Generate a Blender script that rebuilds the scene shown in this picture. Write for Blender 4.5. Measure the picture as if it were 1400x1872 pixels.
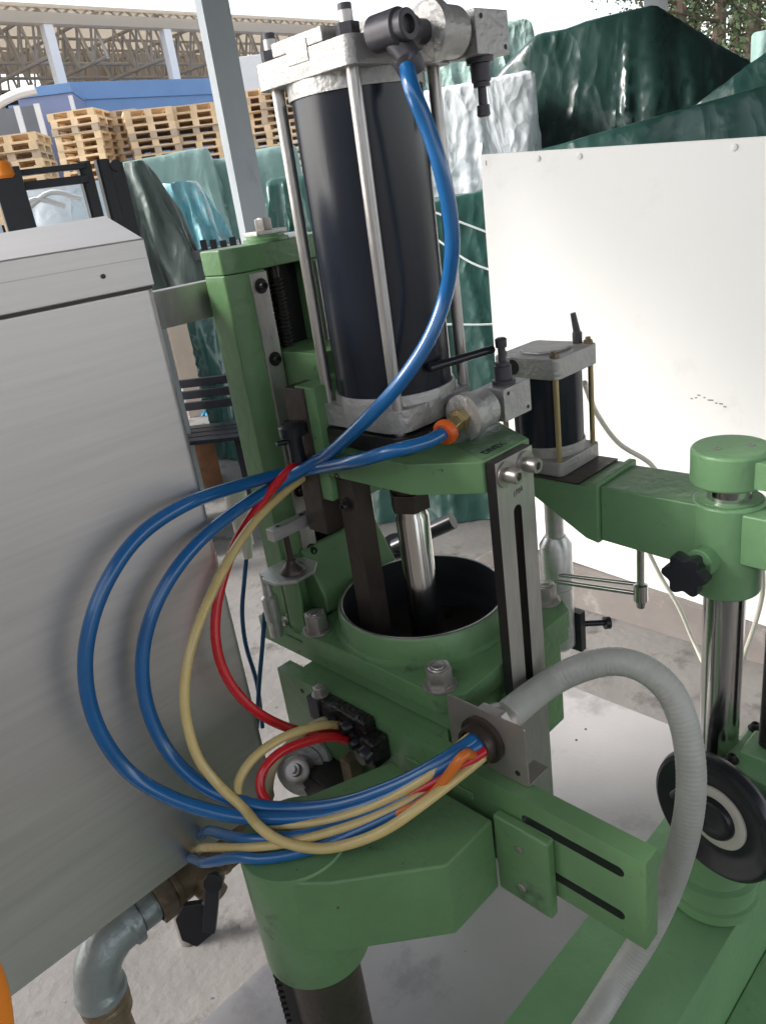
import bpy, bmesh, math, random
from mathutils import Vector, Matrix, noise

# ------------------------------------------------------------------ scene, camera, world, sun
S = bpy.context.scene
for o in list(bpy.data.objects): bpy.data.objects.remove(o)
COL = S.collection
R = math.radians
# The world frame is the press's own frame: X and Y along its plates, Z up, floor at 0.
CAM = Vector((-.782, -.8018, 1.55)); PITCH, ROLL, TH, FPX = R(22.6), R(8.3), R(42), 1404.
def camera_axes():
    d = Vector((math.sin(ROLL)*math.cos(PITCH), math.cos(ROLL)*math.cos(PITCH), math.sin(PITCH)))
    u = -d; z = Vector((0, 0, 1)); y = (z-u*z.dot(u)).normalized(); x = y.cross(u)
    ea, eb = Vector((math.cos(TH), math.sin(TH), 0)), Vector((-math.sin(TH), math.cos(TH), 0))
    out = []
    for i in range(3):
        v = Vector((x[i], y[i], u[i])); out.append(Vector((v.dot(ea), v.dot(eb), v.z)))
    return out                                   # image right, image down, forward
CR, CD, CF = camera_axes()
cam = bpy.data.cameras.new('camera'); camo = bpy.data.objects.new('camera', cam); COL.objects.link(camo)
camo.matrix_world = Matrix.Translation(CAM) @ Matrix((( CR.x, -CD.x, -CF.x), (CR.y, -CD.y, -CF.y), (CR.z, -CD.z, -CF.z))).to_4x4()
cam.sensor_fit = 'VERTICAL'; cam.sensor_height = 36; cam.lens = 36*FPX/1872; cam.clip_start = .02; cam.clip_end = 2000
S.camera = camo
def at(px, py, d):
    'the place seen at a point of the photograph (1400 x 1872), d metres away along the ground'
    v = CR*((px-700)/FPX) + CD*((py-936)/FPX) + CF
    return CAM + v*(d/math.hypot(v.x, v.y))
def on_z(px, py, z):
    v = CR*((px-700)/FPX) + CD*((py-936)/FPX) + CF
    return CAM + v*((z-CAM.z)/v.z)
SUN = Vector((-.614, .541, .574)).normalized()       # towards the sun
w = bpy.data.worlds.new('World'); S.world = w; w.use_nodes = True
nt = w.node_tree; bg = nt.nodes['Background']
sky = nt.nodes.new('ShaderNodeTexSky'); sky.sky_type = 'NISHITA'; sky.sun_disc = False
sky.sun_elevation = math.asin(SUN.z); sky.sun_rotation = math.atan2(SUN.x, SUN.y)
sky.air_density = 1.0; sky.dust_density = 2.0; sky.ozone_density = .6
hs = nt.nodes.new('ShaderNodeHueSaturation'); hs.inputs['Saturation'].default_value = .3      # thin bright overcast
nt.links.new(sky.outputs[0], hs.inputs['Color']); nt.links.new(hs.outputs[0], bg.inputs[0]); bg.inputs[1].default_value = .13
sl = bpy.data.lights.new('sun', 'SUN'); sl.energy = 1.5; sl.angle = R(14); sl.color = (1, .96, .9)
so = bpy.data.objects.new('sun', sl); COL.objects.link(so)
so.rotation_euler = SUN.to_track_quat('Z', 'Y').to_euler(); so.location = (0, 0, 12)
vs = S.view_settings; vs.view_transform = 'Standard'; vs.look = 'None'; vs.exposure = 1.6; vs.gamma = 1; vs.use_curve_mapping = False
S.render.engine = 'CYCLES'

# ------------------------------------------------------------------ materials
M = {}
def mat(name, col, rough=.5, metal=0, var=.12, scale=6, stretch=(1, 1, 1), bump=0, bscale=60, bstretch=None, spots=None, spot_scale=9, spot_lo=.62,
        coat=0, rvar=.1, trans=0, spec=.5, chips=None, chip_scale=55, chip_lo=.70):
    m = bpy.data.materials.new(name); m.use_nodes = True; n = m.node_tree.nodes; l = m.node_tree.links
    p = n['Principled BSDF']
    tc = n.new('ShaderNodeTexCoord'); mp = n.new('ShaderNodeMapping'); mp.inputs['Scale'].default_value = stretch
    l.new(tc.outputs['Object'], mp.inputs[0])
    nz = n.new('ShaderNodeTexNoise'); nz.inputs['Scale'].default_value = scale; nz.inputs['Detail'].default_value = 6; nz.inputs['Roughness'].default_value = .6
    l.new(mp.outputs[0], nz.inputs['Vector'])
    cr = n.new('ShaderNodeValToRGB'); e = cr.color_ramp.elements
    lo = [max(0, c*(1-var)) for c in col]; hi = [min(1, c*(1+var)) for c in col]
    e[0].position = .3; e[1].position = .7; e[0].color = (*lo, 1); e[1].color = (*hi, 1)
    l.new(nz.outputs[0], cr.inputs[0]); out = cr.outputs[0]
    if spots:
        n2 = n.new('ShaderNodeTexNoise'); n2.inputs['Scale'].default_value = spot_scale; n2.inputs['Detail'].default_value = 9; n2.inputs['Roughness'].default_value = .68
        l.new(mp.outputs[0], n2.inputs['Vector'])
        r2 = n.new('ShaderNodeValToRGB'); r2.color_ramp.elements[0].position = spot_lo; r2.color_ramp.elements[1].position = spot_lo+.1
        l.new(n2.outputs[0], r2.inputs[0])
        mx = n.new('ShaderNodeMixRGB'); mx.inputs[2].default_value = (*spots, 1)
        l.new(r2.outputs[0], mx.inputs[0]); l.new(out, mx.inputs[1]); out = mx.outputs[0]
    if chips:
        n3 = n.new('ShaderNodeTexNoise'); n3.inputs['Scale'].default_value = chip_scale; n3.inputs['Detail'].default_value = 4; n3.inputs['Roughness'].default_value = .75
        l.new(tc.outputs['Object'], n3.inputs['Vector'])
        r3 = n.new('ShaderNodeValToRGB'); r3.color_ramp.elements[0].position = chip_lo; r3.color_ramp.elements[1].position = chip_lo+.02
        l.new(n3.outputs[0], r3.inputs[0]); mx3 = n.new('ShaderNodeMixRGB'); mx3.inputs[2].default_value = (*chips, 1)
        l.new(r3.outputs[0], mx3.inputs[0]); l.new(out, mx3.inputs[1]); out = mx3.outputs[0]
    l.new(out, p.inputs['Base Color'])
    rr = n.new('ShaderNodeMapRange'); rr.inputs[3].default_value = max(.03, rough-rvar); rr.inputs[4].default_value = min(1, rough+rvar)
    l.new(nz.outputs[0], rr.inputs[0]); l.new(rr.outputs[0], p.inputs['Roughness'])
    p.inputs['Metallic'].default_value = metal; p.inputs['Specular IOR Level'].default_value = spec
    p.inputs['Coat Weight'].default_value = coat; p.inputs['Transmission Weight'].default_value = trans
    p.inputs['Coat Roughness'].default_value = .1
    if bump:
        nb = n.new('ShaderNodeTexNoise'); nb.inputs['Scale'].default_value = bscale; nb.inputs['Detail'].default_value = 5
        if bstretch:
            m2 = n.new('ShaderNodeMapping'); m2.inputs['Scale'].default_value = bstretch; l.new(tc.outputs['Object'], m2.inputs[0]); l.new(m2.outputs[0], nb.inputs['Vector'])
        else: l.new(mp.outputs[0], nb.inputs['Vector'])
        bp = n.new('ShaderNodeBump'); bp.inputs['Strength'].default_value = bump; bp.inputs['Distance'].default_value = .01
        l.new(nb.outputs[0], bp.inputs['Height']); l.new(bp.outputs[0], p.inputs['Normal'])
    M[name] = m; return m
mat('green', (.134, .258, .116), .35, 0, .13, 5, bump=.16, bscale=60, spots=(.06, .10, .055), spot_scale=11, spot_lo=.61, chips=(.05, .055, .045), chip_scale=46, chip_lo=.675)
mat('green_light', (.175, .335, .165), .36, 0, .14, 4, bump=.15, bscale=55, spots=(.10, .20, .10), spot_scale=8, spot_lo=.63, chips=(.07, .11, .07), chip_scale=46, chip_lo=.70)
mat('slot_shade', (.018, .026, .018), .6, 0, .2, 20)
mat('green_speckled', (.10, .20, .10), .42, 0, .15, 9, bump=.35, bscale=45, spots=(.38, .41, .40), spot_scale=16, spot_lo=.55)
mat('tube_black', (.009, .012, .020), .24, 0, .25, 8, (1, 1, .15), bump=.05, bscale=40, spots=(.035, .042, .055), spot_scale=22, spot_lo=.68, spec=.42)
mat('black_plastic', (.011, .012, .017), .32, 0, .2, 20, spec=.55)
mat('matt_black', (.014, .014, .015), .6, 0, .2, 30, bump=.2)
mat('gunmetal', (.050, .052, .060), .36, .3, .25, 9, (1, 1, 4), bump=.08)
mat('greasy_black', (.012, .010, .010), .3, 0, .4, 60, bump=.5, bscale=120)
mat('fitting_grey', (.065, .062, .072), .45, .3, .15, 30, bump=.1)
mat('cast_alu', (.43, .42, .405), .46, .55, .14, 22, bump=.3, bscale=120, spots=(.22, .20, .18), spot_scale=22, spot_lo=.63)
mat('alu', (.62, .62, .61), .36, .85, .1, 10, (1, 1, 8), bump=.1, bscale=90, spots=(.34, .32, .3), spot_scale=18, spot_lo=.66)
mat('steel', (.48, .46, .44), .38, .9, .14, 14, (1, 1, .3), bump=.08, bscale=90, spots=(.22, .18, .15), spot_scale=20, spot_lo=.66)
mat('steel_flat', (.52, .50, .47), .42, .75, .1, 20, (6, 1, 1), bump=.12, bscale=60, spots=(.27, .25, .23), spot_scale=30, spot_lo=.64)
mat('zinc', (.44, .41, .39), .36, .8, .15, 30, bump=.08)
mat('brass_rod', (.52, .42, .22), .32, .9, .12, 12)
mat('brown_steel', (.07, .056, .048), .38, .5, .2, 12, bump=.15, spots=(.05, .035, .03), spot_scale=14, spot_lo=.6)
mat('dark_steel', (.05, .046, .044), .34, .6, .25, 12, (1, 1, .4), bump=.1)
mat('chrome', (.60, .59, .57), .16, 1, .08, 10, (8, 8, .6), rvar=.07, spots=(.36, .33, .3), spot_scale=5, spot_lo=.66)
mat('brass_dirty', (.22, .17, .11), .46, .6, .22, 20, bump=.3, spots=(.10, .075, .055), spot_scale=16, spot_lo=.56)
mat('galv_pipe', (.34, .38, .38), .45, .6, .16, 14, bump=.25, spots=(.22, .25, .25), spot_scale=10, spot_lo=.55)
mat('galv', (.33, .36, .38), .48, .55, .12, 5, (1, 1, .3), bump=.1, spots=(.24, .26, .28), spot_scale=6, spot_lo=.58)
mat('stainless', (.66, .63, .61), .44, .85, .06, 4, (1, 1, 30), rvar=.06, bump=.03, bscale=30, bstretch=(3, 3, 220))
mat('blue_hose', (.008, .118, .33), .24, 0, .12, 9, coat=.35, spec=.6)
mat('blue_thin', (.02, .09, .22), .3, 0, .12, 9)
mat('yellow_hose', (.62, .48, .20), .28, 0, .12, 9, coat=.2)
mat('pale_hose', (.50, .42, .27), .3, 0, .12, 9)
mat('red_hose', (.58, .014, .022), .26, 0, .12, 9, coat=.2)
mat('orange_hose', (.66, .17, .025), .28, 0, .12, 9)
mat('orange', (.85, .25, .02), .35, 0, .1, 9)
mat('orange_ring', (.70, .12, .015), .4, 0, .2, 40, bump=.3)
mat('conduit', (.42, .42, .39), .42, 0, .10, 14, spots=(.32, .31, .29), spot_scale=10, spot_lo=.6)
mat('white_tube', (.70, .67, .58), .35, 0, .08, 9)
mat('sheet_bracket', (.40, .36, .34), .42, .7, .1, 20, bump=.06, bscale=160)
mat('platform', (.44, .425, .43), .42, .35, .09, 3, bump=.05, bscale=120, spots=(.33, .32, .325), spot_scale=5, spot_lo=.54, chips=(.2, .19, .18), chip_scale=30, chip_lo=.7)
mat('concrete', (.19, .18, .173), .78, 0, .24, 2.2, bump=.3, bscale=40, spots=(.10, .092, .088), spot_scale=5, spot_lo=.54, chips=(.07, .065, .06), chip_scale=17, chip_lo=.67)
mat('white_panel', (.79, .785, .765), .38, 0, .025, 1.2, bump=.02, bscale=20, spots=(.73, .715, .69), spot_scale=2.2, spot_lo=.58)
mat('kerb', (.175, .155, .145), .7, 0, .18, 4, bump=.25, bscale=30, spots=(.28, .26, .25), spot_scale=6, spot_lo=.6)
mat('tarp_dark', (.013, .042, .036), .3, 0, .2, 3, bump=.22, bscale=10, spec=.7)
mat('tarp_green', (.024, .082, .068), .32, 0, .18, 3, bump=.22, bscale=12, spec=.65)
mat('tarp_pale', (.20, .31, .28), .4, 0, .12, 3, bump=.4, bscale=7)
mat('tarp_grey', (.13, .17, .155), .42, 0, .2, 5, bump=.6, bscale=9)
mat('film_white', (.78, .82, .86), .28, 0, .06, 4, bump=.6, bscale=12)
mat('film_green', (.32, .46, .42), .25, 0, .3, 10, bump=.8, bscale=22)
mat('bag_cyan', (.30, .66, .74), .35, 0, .2, 5, bump=.5, bscale=14, spots=(.72, .80, .80), spot_scale=4, spot_lo=.52)
mat('tape_white', (.66, .72, .72), .3, 0, .05, 9)
mat('pallet_wood', (.68, .50, .30), .75, 0, .22, 4, bump=.2)
mat('pallet_wood_new', (.78, .58, .36), .75, 0, .18, 4, bump=.2)
mat('pallet_wood_old', (.50, .39, .28), .8, 0, .2, 4, bump=.2)
mat('container_blue', (.17, .31, .58), .5, 0, .06, 2)
mat('container_dark', (.24, .28, .45), .55, 0, .05, 2)
mat('hall_wall', (.62, .55, .48), .8, 0, .08, .3)
mat('hall_roof', (.78, .70, .60), .7, 0, .06, .3)
rt = M['hall_roof'].node_tree; tl = rt.nodes.new('ShaderNodeBsdfTranslucent'); tl.inputs[0].default_value = (.80, .75, .67, 1); ms = rt.nodes.new('ShaderNodeMixShader'); ms.inputs[0].default_value = .55
rt.links.new(rt.nodes['Principled BSDF'].outputs[0], ms.inputs[1]); rt.links.new(tl.outputs[0], ms.inputs[2]); rt.links.new(ms.outputs[0], rt.nodes['Material Output'].inputs[0])
mat('hall_steel', (.50, .47, .44), .6, .2, .1, 2)
mat('white_paint', (.80, .80, .80), .45, 0, .04, 2)
mat('dark_opening', (.05, .05, .065), .8, 0, .1, 1)
mat('forklift_black', (.018, .020, .026), .4, .2, .2, 6, bump=.1)
mat('grey_box', (.20, .21, .23), .7, 0, .1, 2)
mat('rust', (.22, .10, .05), .8, 0, .3, 9, bump=.3)
mat('bark', (.17, .125, .095), .9, 0, .3, 6, bump=.5, bscale=12)
mat('pine', (.055, .085, .035), .8, 0, .35, 1.2)
mat('pine_dry', (.17, .10, .055), .85, 0, .35, 1.2)
mat('roof_sheet', (.30, .30, .31), .6, .2, .08, 2)
mat('ink', (.012, .013, .012), .6)
mat('stamp', (.16, .15, .145), .6, .3)
mat('scuff', (.25, .25, .25), .7)
mat('blue_rag', (.05, .30, .50), .7, 0, .2, 9)
mat('cardboard', (.42, .33, .27), .8, 0, .1, 4)

def creases(name, scale, strength, stretch=(1, 1, .6)):
    'sharp fold lines of stiff sheeting, on top of the soft relief'
    n = M[name].node_tree.nodes; l = M[name].node_tree.links; p = n['Principled BSDF']; tc = n.new('ShaderNodeTexCoord'); mp = n.new('ShaderNodeMapping'); mp.inputs['Scale'].default_value = stretch
    l.new(tc.outputs['Object'], mp.inputs[0]); nz = n.new('ShaderNodeTexNoise'); nz.inputs['Scale'].default_value = 2.5; nz.inputs['Detail'].default_value = 3; l.new(mp.outputs[0], nz.inputs['Vector'])
    ad = n.new('ShaderNodeMixRGB'); ad.blend_type = 'LINEAR_LIGHT'; ad.inputs[0].default_value = .35; l.new(mp.outputs[0], ad.inputs[1]); l.new(nz.outputs['Color'], ad.inputs[2])
    prev = p.inputs['Normal'].links[0].from_socket if p.inputs['Normal'].links else None
    for k, (sc, st) in enumerate(((scale, strength), (scale*2.7, strength*.55))):
        v = n.new('ShaderNodeTexVoronoi'); v.feature = 'F1'; v.inputs['Scale'].default_value = sc; l.new(ad.outputs[0], v.inputs['Vector'])
        b = n.new('ShaderNodeBump'); b.inputs['Strength'].default_value = st; b.inputs['Distance'].default_value = .05/(1+k); l.new(v.outputs['Distance'], b.inputs['Height'])
        if prev: l.new(prev, b.inputs['Normal'])
        prev = b.outputs[0]
    l.new(prev, p.inputs['Normal'])
for nm, sc, st in (('tarp_dark', 2.6, .55), ('tarp_green', 3.2, .5), ('tarp_pale', 3.0, .5), ('tarp_grey', 6, .5), ('film_white', 4.5, .6), ('film_green', 6, .7), ('bag_cyan', 7, .6)): creases(nm, sc, st)
# ------------------------------------------------------------------ mesh helpers
class MB:
    'collects shapes; build() links them as ONE mesh object'
    def __init__(s): s.v = []; s.f = []
    def add(s, v, f):
        k = len(s.v); s.v += [tuple(x) for x in v]; s.f += [tuple(i+k for i in q) for q in f]; return s
    def box(s, x0, x1, y0, y1, z0, z1):
        v = [(x, y, z) for z in (z0, z1) for y in (y0, y1) for x in (x0, x1)]
        return s.add(v, [(0, 2, 3, 1), (4, 5, 7, 6), (0, 1, 5, 4), (2, 6, 7, 3), (0, 4, 6, 2), (1, 3, 7, 5)])
    def obox(s, c, ex, ey, ez):
        'box at centre c with half-axis vectors'
        c, ex, ey, ez = map(Vector, (c, ex, ey, ez))
        v = [c+ex*i+ey*j+ez*k for k in (-1, 1) for j in (-1, 1) for i in (-1, 1)]
        return s.add(v, [(0, 2, 3, 1), (4, 5, 7, 6), (0, 1, 5, 4), (2, 6, 7, 3), (0, 4, 6, 2), (1, 3, 7, 5)])
    def prism(s, poly, lo, hi, axis='z'):
        n = len(poly); pt = {'z': lambda p, h: (p[0], p[1], h), 'x': lambda p, h: (h, p[0], p[1]), 'y': lambda p, h: (p[0], h, p[1])}[axis]
        v = [pt(p, lo) for p in poly] + [pt(p, hi) for p in poly]
        return s.add(v, [tuple(range(n-1, -1, -1)), tuple(range(n, 2*n))] + [(i, (i+1) % n, n+(i+1) % n, n+i) for i in range(n)])
    def lathe(s, c, ax, prof, n=32, closed=False):
        'profile of (distance along axis, radius)'
        c, ax = Vector(c), Vector(ax).normalized(); t = ax.orthogonal().normalized(); b = ax.cross(t); v = []; f = []
        for h, r in prof:
            for i in range(n):
                q = 2*math.pi*i/n; v.append(c+ax*h+(t*math.cos(q)+b*math.sin(q))*r)
        m = len(prof)
        for j in range(m-1 if not closed else m):
            j2 = (j+1) % m
            for i in range(n): f.append((j*n+i, j*n+(i+1) % n, j2*n+(i+1) % n, j2*n+i))
        if not closed:
            f.append(tuple(range(n-1, -1, -1))); f.append(tuple((m-1)*n+i for i in range(n)))
        return s.add(v, f)
    def cyl(s, p0, p1, r, n=20, r1=None):
        p0, p1 = Vector(p0), Vector(p1); d = p1-p0
        return s.lathe(p0, d, [(0, r), (d.length, r if r1 is None else r1)], n)
    def hexa(s, c, ax, r, h, rot=0):
        c, ax = Vector(c), Vector(ax).normalized(); t = ax.orthogonal().normalized(); b = ax.cross(t)
        v = [c+ax*k*h+(t*math.cos(R(60*i+rot))+b*math.sin(R(60*i+rot)))*r for k in (0, 1) for i in range(6)]
        return s.add(v, [(5, 4, 3, 2, 1, 0), (6, 7, 8, 9, 10, 11)] + [(i, (i+1) % 6, 6+(i+1) % 6, 6+i) for i in range(6)])
    def tube(s, pts, r, n=12, ribs=0):
        pts = [Vector(p) for p in pts]; v = []; f = []; t0 = (pts[1]-pts[0]).normalized(); nrm = t0.orthogonal().normalized()
        for i, p in enumerate(pts):
            t = (pts[min(i+1, len(pts)-1)]-pts[max(i-1, 0)]).normalized()
            nrm = (nrm-t*nrm.dot(t)).normalized(); b = t.cross(nrm)
            rr = r*(1+ribs*(1 if i % 4 < 2 else -1)) if not callable(r) else r(i/(len(pts)-1))
            for k in range(n):
                q = 2*math.pi*k/n; v.append(p+(nrm*math.cos(q)+b*math.sin(q))*rr)
        for i in range(len(pts)-1):
            for k in range(n): f.append((i*n+k, i*n+(k+1) % n, (i+1)*n+(k+1) % n, (i+1)*n+k))
        f.append(tuple(range(n-1, -1, -1))); f.append(tuple((len(pts)-1)*n+k for k in range(n)))
        return s.add(v, f)
    def ball(s, c, r, n=12, sz=1):
        return s.lathe(Vector(c)-Vector((0, 0, r*sz)), (0, 0, 1), [(r*sz*(1-math.cos(math.pi*i/n)), max(1e-4, r*math.sin(math.pi*i/n))) for i in range(n+1)], 16)
    def mesh(s, name, bevel=0, seg=2, smooth=40, weld=False):
        me = bpy.data.meshes.new(name); me.from_pydata(s.v, [], s.f); bm = bmesh.new(); bm.from_mesh(me)
        if weld:
            bmesh.ops.remove_doubles(bm, verts=bm.verts, dist=1e-6); bm.verts.index_update(); seen = {}
            for f in bm.faces: seen.setdefault(frozenset(v.index for v in f.verts), []).append(f)
            bmesh.ops.delete(bm, geom=[f for fs in seen.values() if len(fs) > 1 for f in fs], context='FACES_ONLY')
        bmesh.ops.recalc_face_normals(bm, faces=bm.faces)
        if bevel:
            bm.normal_update()
            ed = [e for e in bm.edges if len(e.link_faces) == 2 and e.calc_face_angle(0) > R(32)]
            bmesh.ops.bevel(bm, geom=ed, offset=bevel, segments=seg, profile=.5, affect='EDGES', clamp_overlap=True)
        bm.to_mesh(me); bm.free()
        if smooth:
            for p in me.polygons: p.use_smooth = True
            me.set_sharp_from_angle(angle=R(smooth))
        return me
    def build(s, name, m, parent=None, bevel=0, seg=2, smooth=40, label=None, weld=False):
        o = link(name, s.mesh(name, bevel, seg, smooth, weld), m, parent, label)
        if bevel: q = o.modifiers.new('weighted normals', 'WEIGHTED_NORMAL'); q.keep_sharp = True; q.weight = 60
        return o
ORG = {}
def link(name, me, m, parent=None, label=None, mtx=None):
    o = bpy.data.objects.new(name, me); COL.objects.link(o)
    if m and me is not None and not me.materials: me.materials.append(M[m])
    if parent is not None:
        o.parent = parent; o.matrix_parent_inverse = Matrix.Translation(-ORG.get(parent.name, Vector()))
    if mtx is not None: o.matrix_basis = mtx; ORG[o.name] = mtx.translation.copy()
    if label: o['label'] = label
    return o
def tag(o, label, cat, group=None, kind=None):
    if label: o['label'] = label
    if cat: o['category'] = cat
    if group: o['group'] = group
    if kind: o['kind'] = kind
    return o
def thing(name, loc, label, cat, group=None):
    o = bpy.data.objects.new(name, None); COL.objects.link(o); o.location = loc; o.empty_display_size = .1
    ORG[o.name] = Vector(loc); return tag(o, label, cat, group)
def spline(pts, step=.008):
    p = [Vector(q) for q in pts]; p = [p[0]*2-p[1]] + p + [p[-1]*2-p[-2]]; out = []
    for i in range(1, len(p)-2):
        a, b, c, d = p[i-1:i+3]; n = max(2, int((c-b).length/step))
        for k in range(n):
            t = k/n; out.append(.5*((2*b)+(c-a)*t+(2*a-5*b+4*c-d)*t*t+(3*b-a-3*c+d)*t**3))
    out.append(p[-2]); return out
def place(me, name, pos, axis, m, parent):
    'a shared mesh modelled along +Z, set at pos along axis (kept free of rotation inheritance)'
    q = Vector(axis).to_track_quat('Z', 'Y').to_matrix().to_4x4()
    return link(name, me, m, parent, mtx=Matrix.Translation(Vector(pos)) @ q)
def rect_round(x0, x1, y0, y1, r, n=4):
    out = []
    for cx, cy, a0 in ((x1-r, y1-r, 0), (x0+r, y1-r, 90), (x0+r, y0+r, 180), (x1-r, y0+r, 270)):
        out += [(cx+r*math.cos(R(a0+90*i/n)), cy+r*math.sin(R(a0+90*i/n))) for i in range(n+1)]
    return out
def slot_bands(u0, u1, v0, v1, slots, w):
    'polygons that leave stadium slots (ua, ub, v) along u'
    cuts = [(v0, None)] + [(v, (ua, ub)) for ua, ub, v in slots] + [(v1, None)]; out = []
    for (vl, sl_), (vh, sh) in zip(cuts, cuts[1:]):
        p = [(u0, vl)]
        if sl_:
            a, b = sl_; p += [(a-w*math.cos(R(t)), vl+w*math.sin(R(t))) for t in range(0, 91, 15)] + [(b+w*math.sin(R(t)), vl+w*math.cos(R(t))) for t in range(0, 91, 15)]
        p += [(u1, vl), (u1, vh)]
        if sh:
            a, b = sh; p += [(b+w*math.cos(R(t)), vh-w*math.sin(R(t))) for t in range(0, 91, 15)] + [(a-w*math.sin(R(t)), vh-w*math.cos(R(t))) for t in range(0, 91, 15)]
        p.append((u0, vh)); out.append(p)
    return out
def plate_hole(mb, poly, c, r, z0, z1, n=48):
    'flat plate with a round hole'
    ang = sorted(set([2*math.pi*i/n for i in range(n)] + [math.atan2(p[1]-c[1], p[0]-c[0]) % (2*math.pi) for p in poly])); o = []; q = []
    for a in ang:
        d = Vector((math.cos(a), math.sin(a))); best = None
        for i in range(len(poly)):
            p, e = Vector(poly[i])-Vector(c), Vector(poly[(i+1) % len(poly)])-Vector(poly[i]); den = d.x*e.y-d.y*e.x
            if abs(den) < 1e-9: continue
            t = (p.x*e.y-p.y*e.x)/den; k = (p.x*d.y-p.y*d.x)/den
            if t > 0 and -1e-6 <= k <= 1+1e-6 and (best is None or t < best): best = t
        o.append((c[0]+d.x*best, c[1]+d.y*best)); q.append((c[0]+d.x*r, c[1]+d.y*r))
    m = len(ang); v = [(*p, z) for z in (z0, z1) for p in o] + [(*p, z) for z in (z0, z1) for p in q]; f = []
    for i in range(m):
        j = (i+1) % m
        f += [(m+i, m+j, 3*m+j, 3*m+i), (j, i, 2*m+i, 2*m+j), (i, j, m+j, m+i), (2*m+j, 2*m+i, 3*m+i, 3*m+j)]
    mb.add(v, f)
def text(body, size, mtx, name, m, parent, depth=.0006):
    cu = bpy.data.curves.new(name, 'FONT'); cu.body = body; cu.size = size; cu.extrude = depth; cu.align_x = 'CENTER'; cu.align_y = 'CENTER'; cu.offset = size*.02
    t = bpy.data.objects.new('tmp', cu); COL.objects.link(t)
    dg = bpy.context.evaluated_depsgraph_get(); me = bpy.data.meshes.new_from_object(t.evaluated_get(dg)); bpy.data.objects.remove(t)
    me.transform(mtx); me.materials.clear(); return link(name, me, m, parent)
# shared small hardware, modelled along +Z
def socket_screw(r, h):
    return MB().lathe((0, 0, 0), (0, 0, 1), [(0, r*1.75), (r*.28, r*1.75), (r*.3, r), (h*.92, r), (h, r*.92), (h, r*.52), (h*.55, r*.5)], 20).mesh('screw')
def hex_nut(r, h, stud=.0):
    b = MB().lathe((0, 0, 0), (0, 0, 1), [(0, r*1.28), (r*.16, r*1.28), (r*.18, r*1.0)], 24).hexa((0, 0, r*.14), (0, 0, 1), r, h, 15)
    b.lathe((0, 0, h+r*.12), (0, 0, 1), [(0, r*.78), (r*.1, r*.68), (r*.1, r*.56), (r*.05, r*.54), (r*.05, r*.50), (r*.14, r*.46)], 20)
    if stud: b.cyl((0, 0, h), (0, 0, h+stud), r*.5, 16)
    return b.mesh('nut', bevel=.0008)

# ------------------------------------------------------------------ the setting: yard floor, shelter roof
gm = MB()
gm.add([(-150, -150, 0), (150, -150, 0), (150, 150, 0), (-150, 150, 0)], [(0, 1, 2, 3)])
tag(gm.build('ground', 'concrete', smooth=0), None, None, kind='structure')
rf = MB(); rf.box(-1.62, 7.0, -5.5, 2.5, 3.0, 3.06)
tag(rf.build('shelter_roof', 'roof_sheet', smooth=0), None, None, kind='structure')

# ------------------------------------------------------------------ the press with the tall black cylinder
PR = thing('press_machine', (0, .05, .25), 'green press with a tall black pneumatic cylinder above an open round chamber', 'machine')
SCREW = socket_screw(.0065, .011); SCREW_BIG = socket_screw(.0105, .022); NUT_BIG = hex_nut(.0195, .029); NUT_SMALL = hex_nut(.010, .012, .008)
# column with rails and lead screw
colm = MB(); U = [(-.088, .2), (-.048, .2), (-.048, .252), (.048, .252), (.048, .2), (.088, .2), (.114, .216), (.114, .268), (-.114, .268), (-.114, .216)]
colm.prism(U, .862, 1.463)
colm.prism([(-.088, .2), (.088, .2), (.114, .216), (.114, .268), (-.114, .268), (-.114, .216)], 1.4631, 1.5)
column = colm.build('column', 'green', PR, bevel=.003)
MB().box(-.047, .047, .2465, .2515, .87, 1.462).build('channel_back_sheet', 'matt_black', column)  # dark sheet along the back of the channel
for x0, x1 in ((-.081, -.051), (.049, .079)):
    MB().box(x0, x1, .193, .1995, .9, 1.46).build('guide_rail', 'steel_flat', column, bevel=.0012)
    for k in range(5): place(SCREW, 'rail_screw', ((x0+x1)/2, .1935, 1.44-.112*k), (0, -1, 0), 'dark_steel', column)
ls = MB(); ls.cyl((-.012, .226, .9), (-.012, .226, 1.463), .0095, 16)
for k in range(90): ls.lathe((-.012, .226, .905+k*.006), (0, 0, 1), [(0, .0095), (.0015, .0125), (.003, .0125), (.0045, .0095)], 14)
ls.build('lead_screw', 'dark_steel', column)
MB().lathe((-.012, .232, 1.4995), (0, 0, 1), [(0, .036), (.005, .036), (.006, .03), (.010, .03)], 28).build('top_boss', 'green', column)
tb = MB(); tb.box(-.04, .02, .215, .25, 1.5095, 1.516); tb.build('top_washer_plate', 'steel_flat', column, bevel=.001)
MB().hexa((-.012, .232, 1.516), (0, 0, 1), .0145, .017, 10).cyl((-.012, .232, 1.53), (-.012, .232, 1.5345), .009, 16).build('top_bolt', 'zinc', column, bevel=.001)
MB().prism([(.2, .886), (.2, 1.0), (.19, 1.0), (.148, .92), (.148, .886)], -.088, .088, 'x').build('column_web', 'green', column, bevel=.006, seg=3)
MB().box(-.36, .3, .283, .289, 1.40, 1.455).box(-.36, .3, .289, .312, 1.449, 1.455).build('cross_strap', 'steel', PR, bevel=.001)
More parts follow.
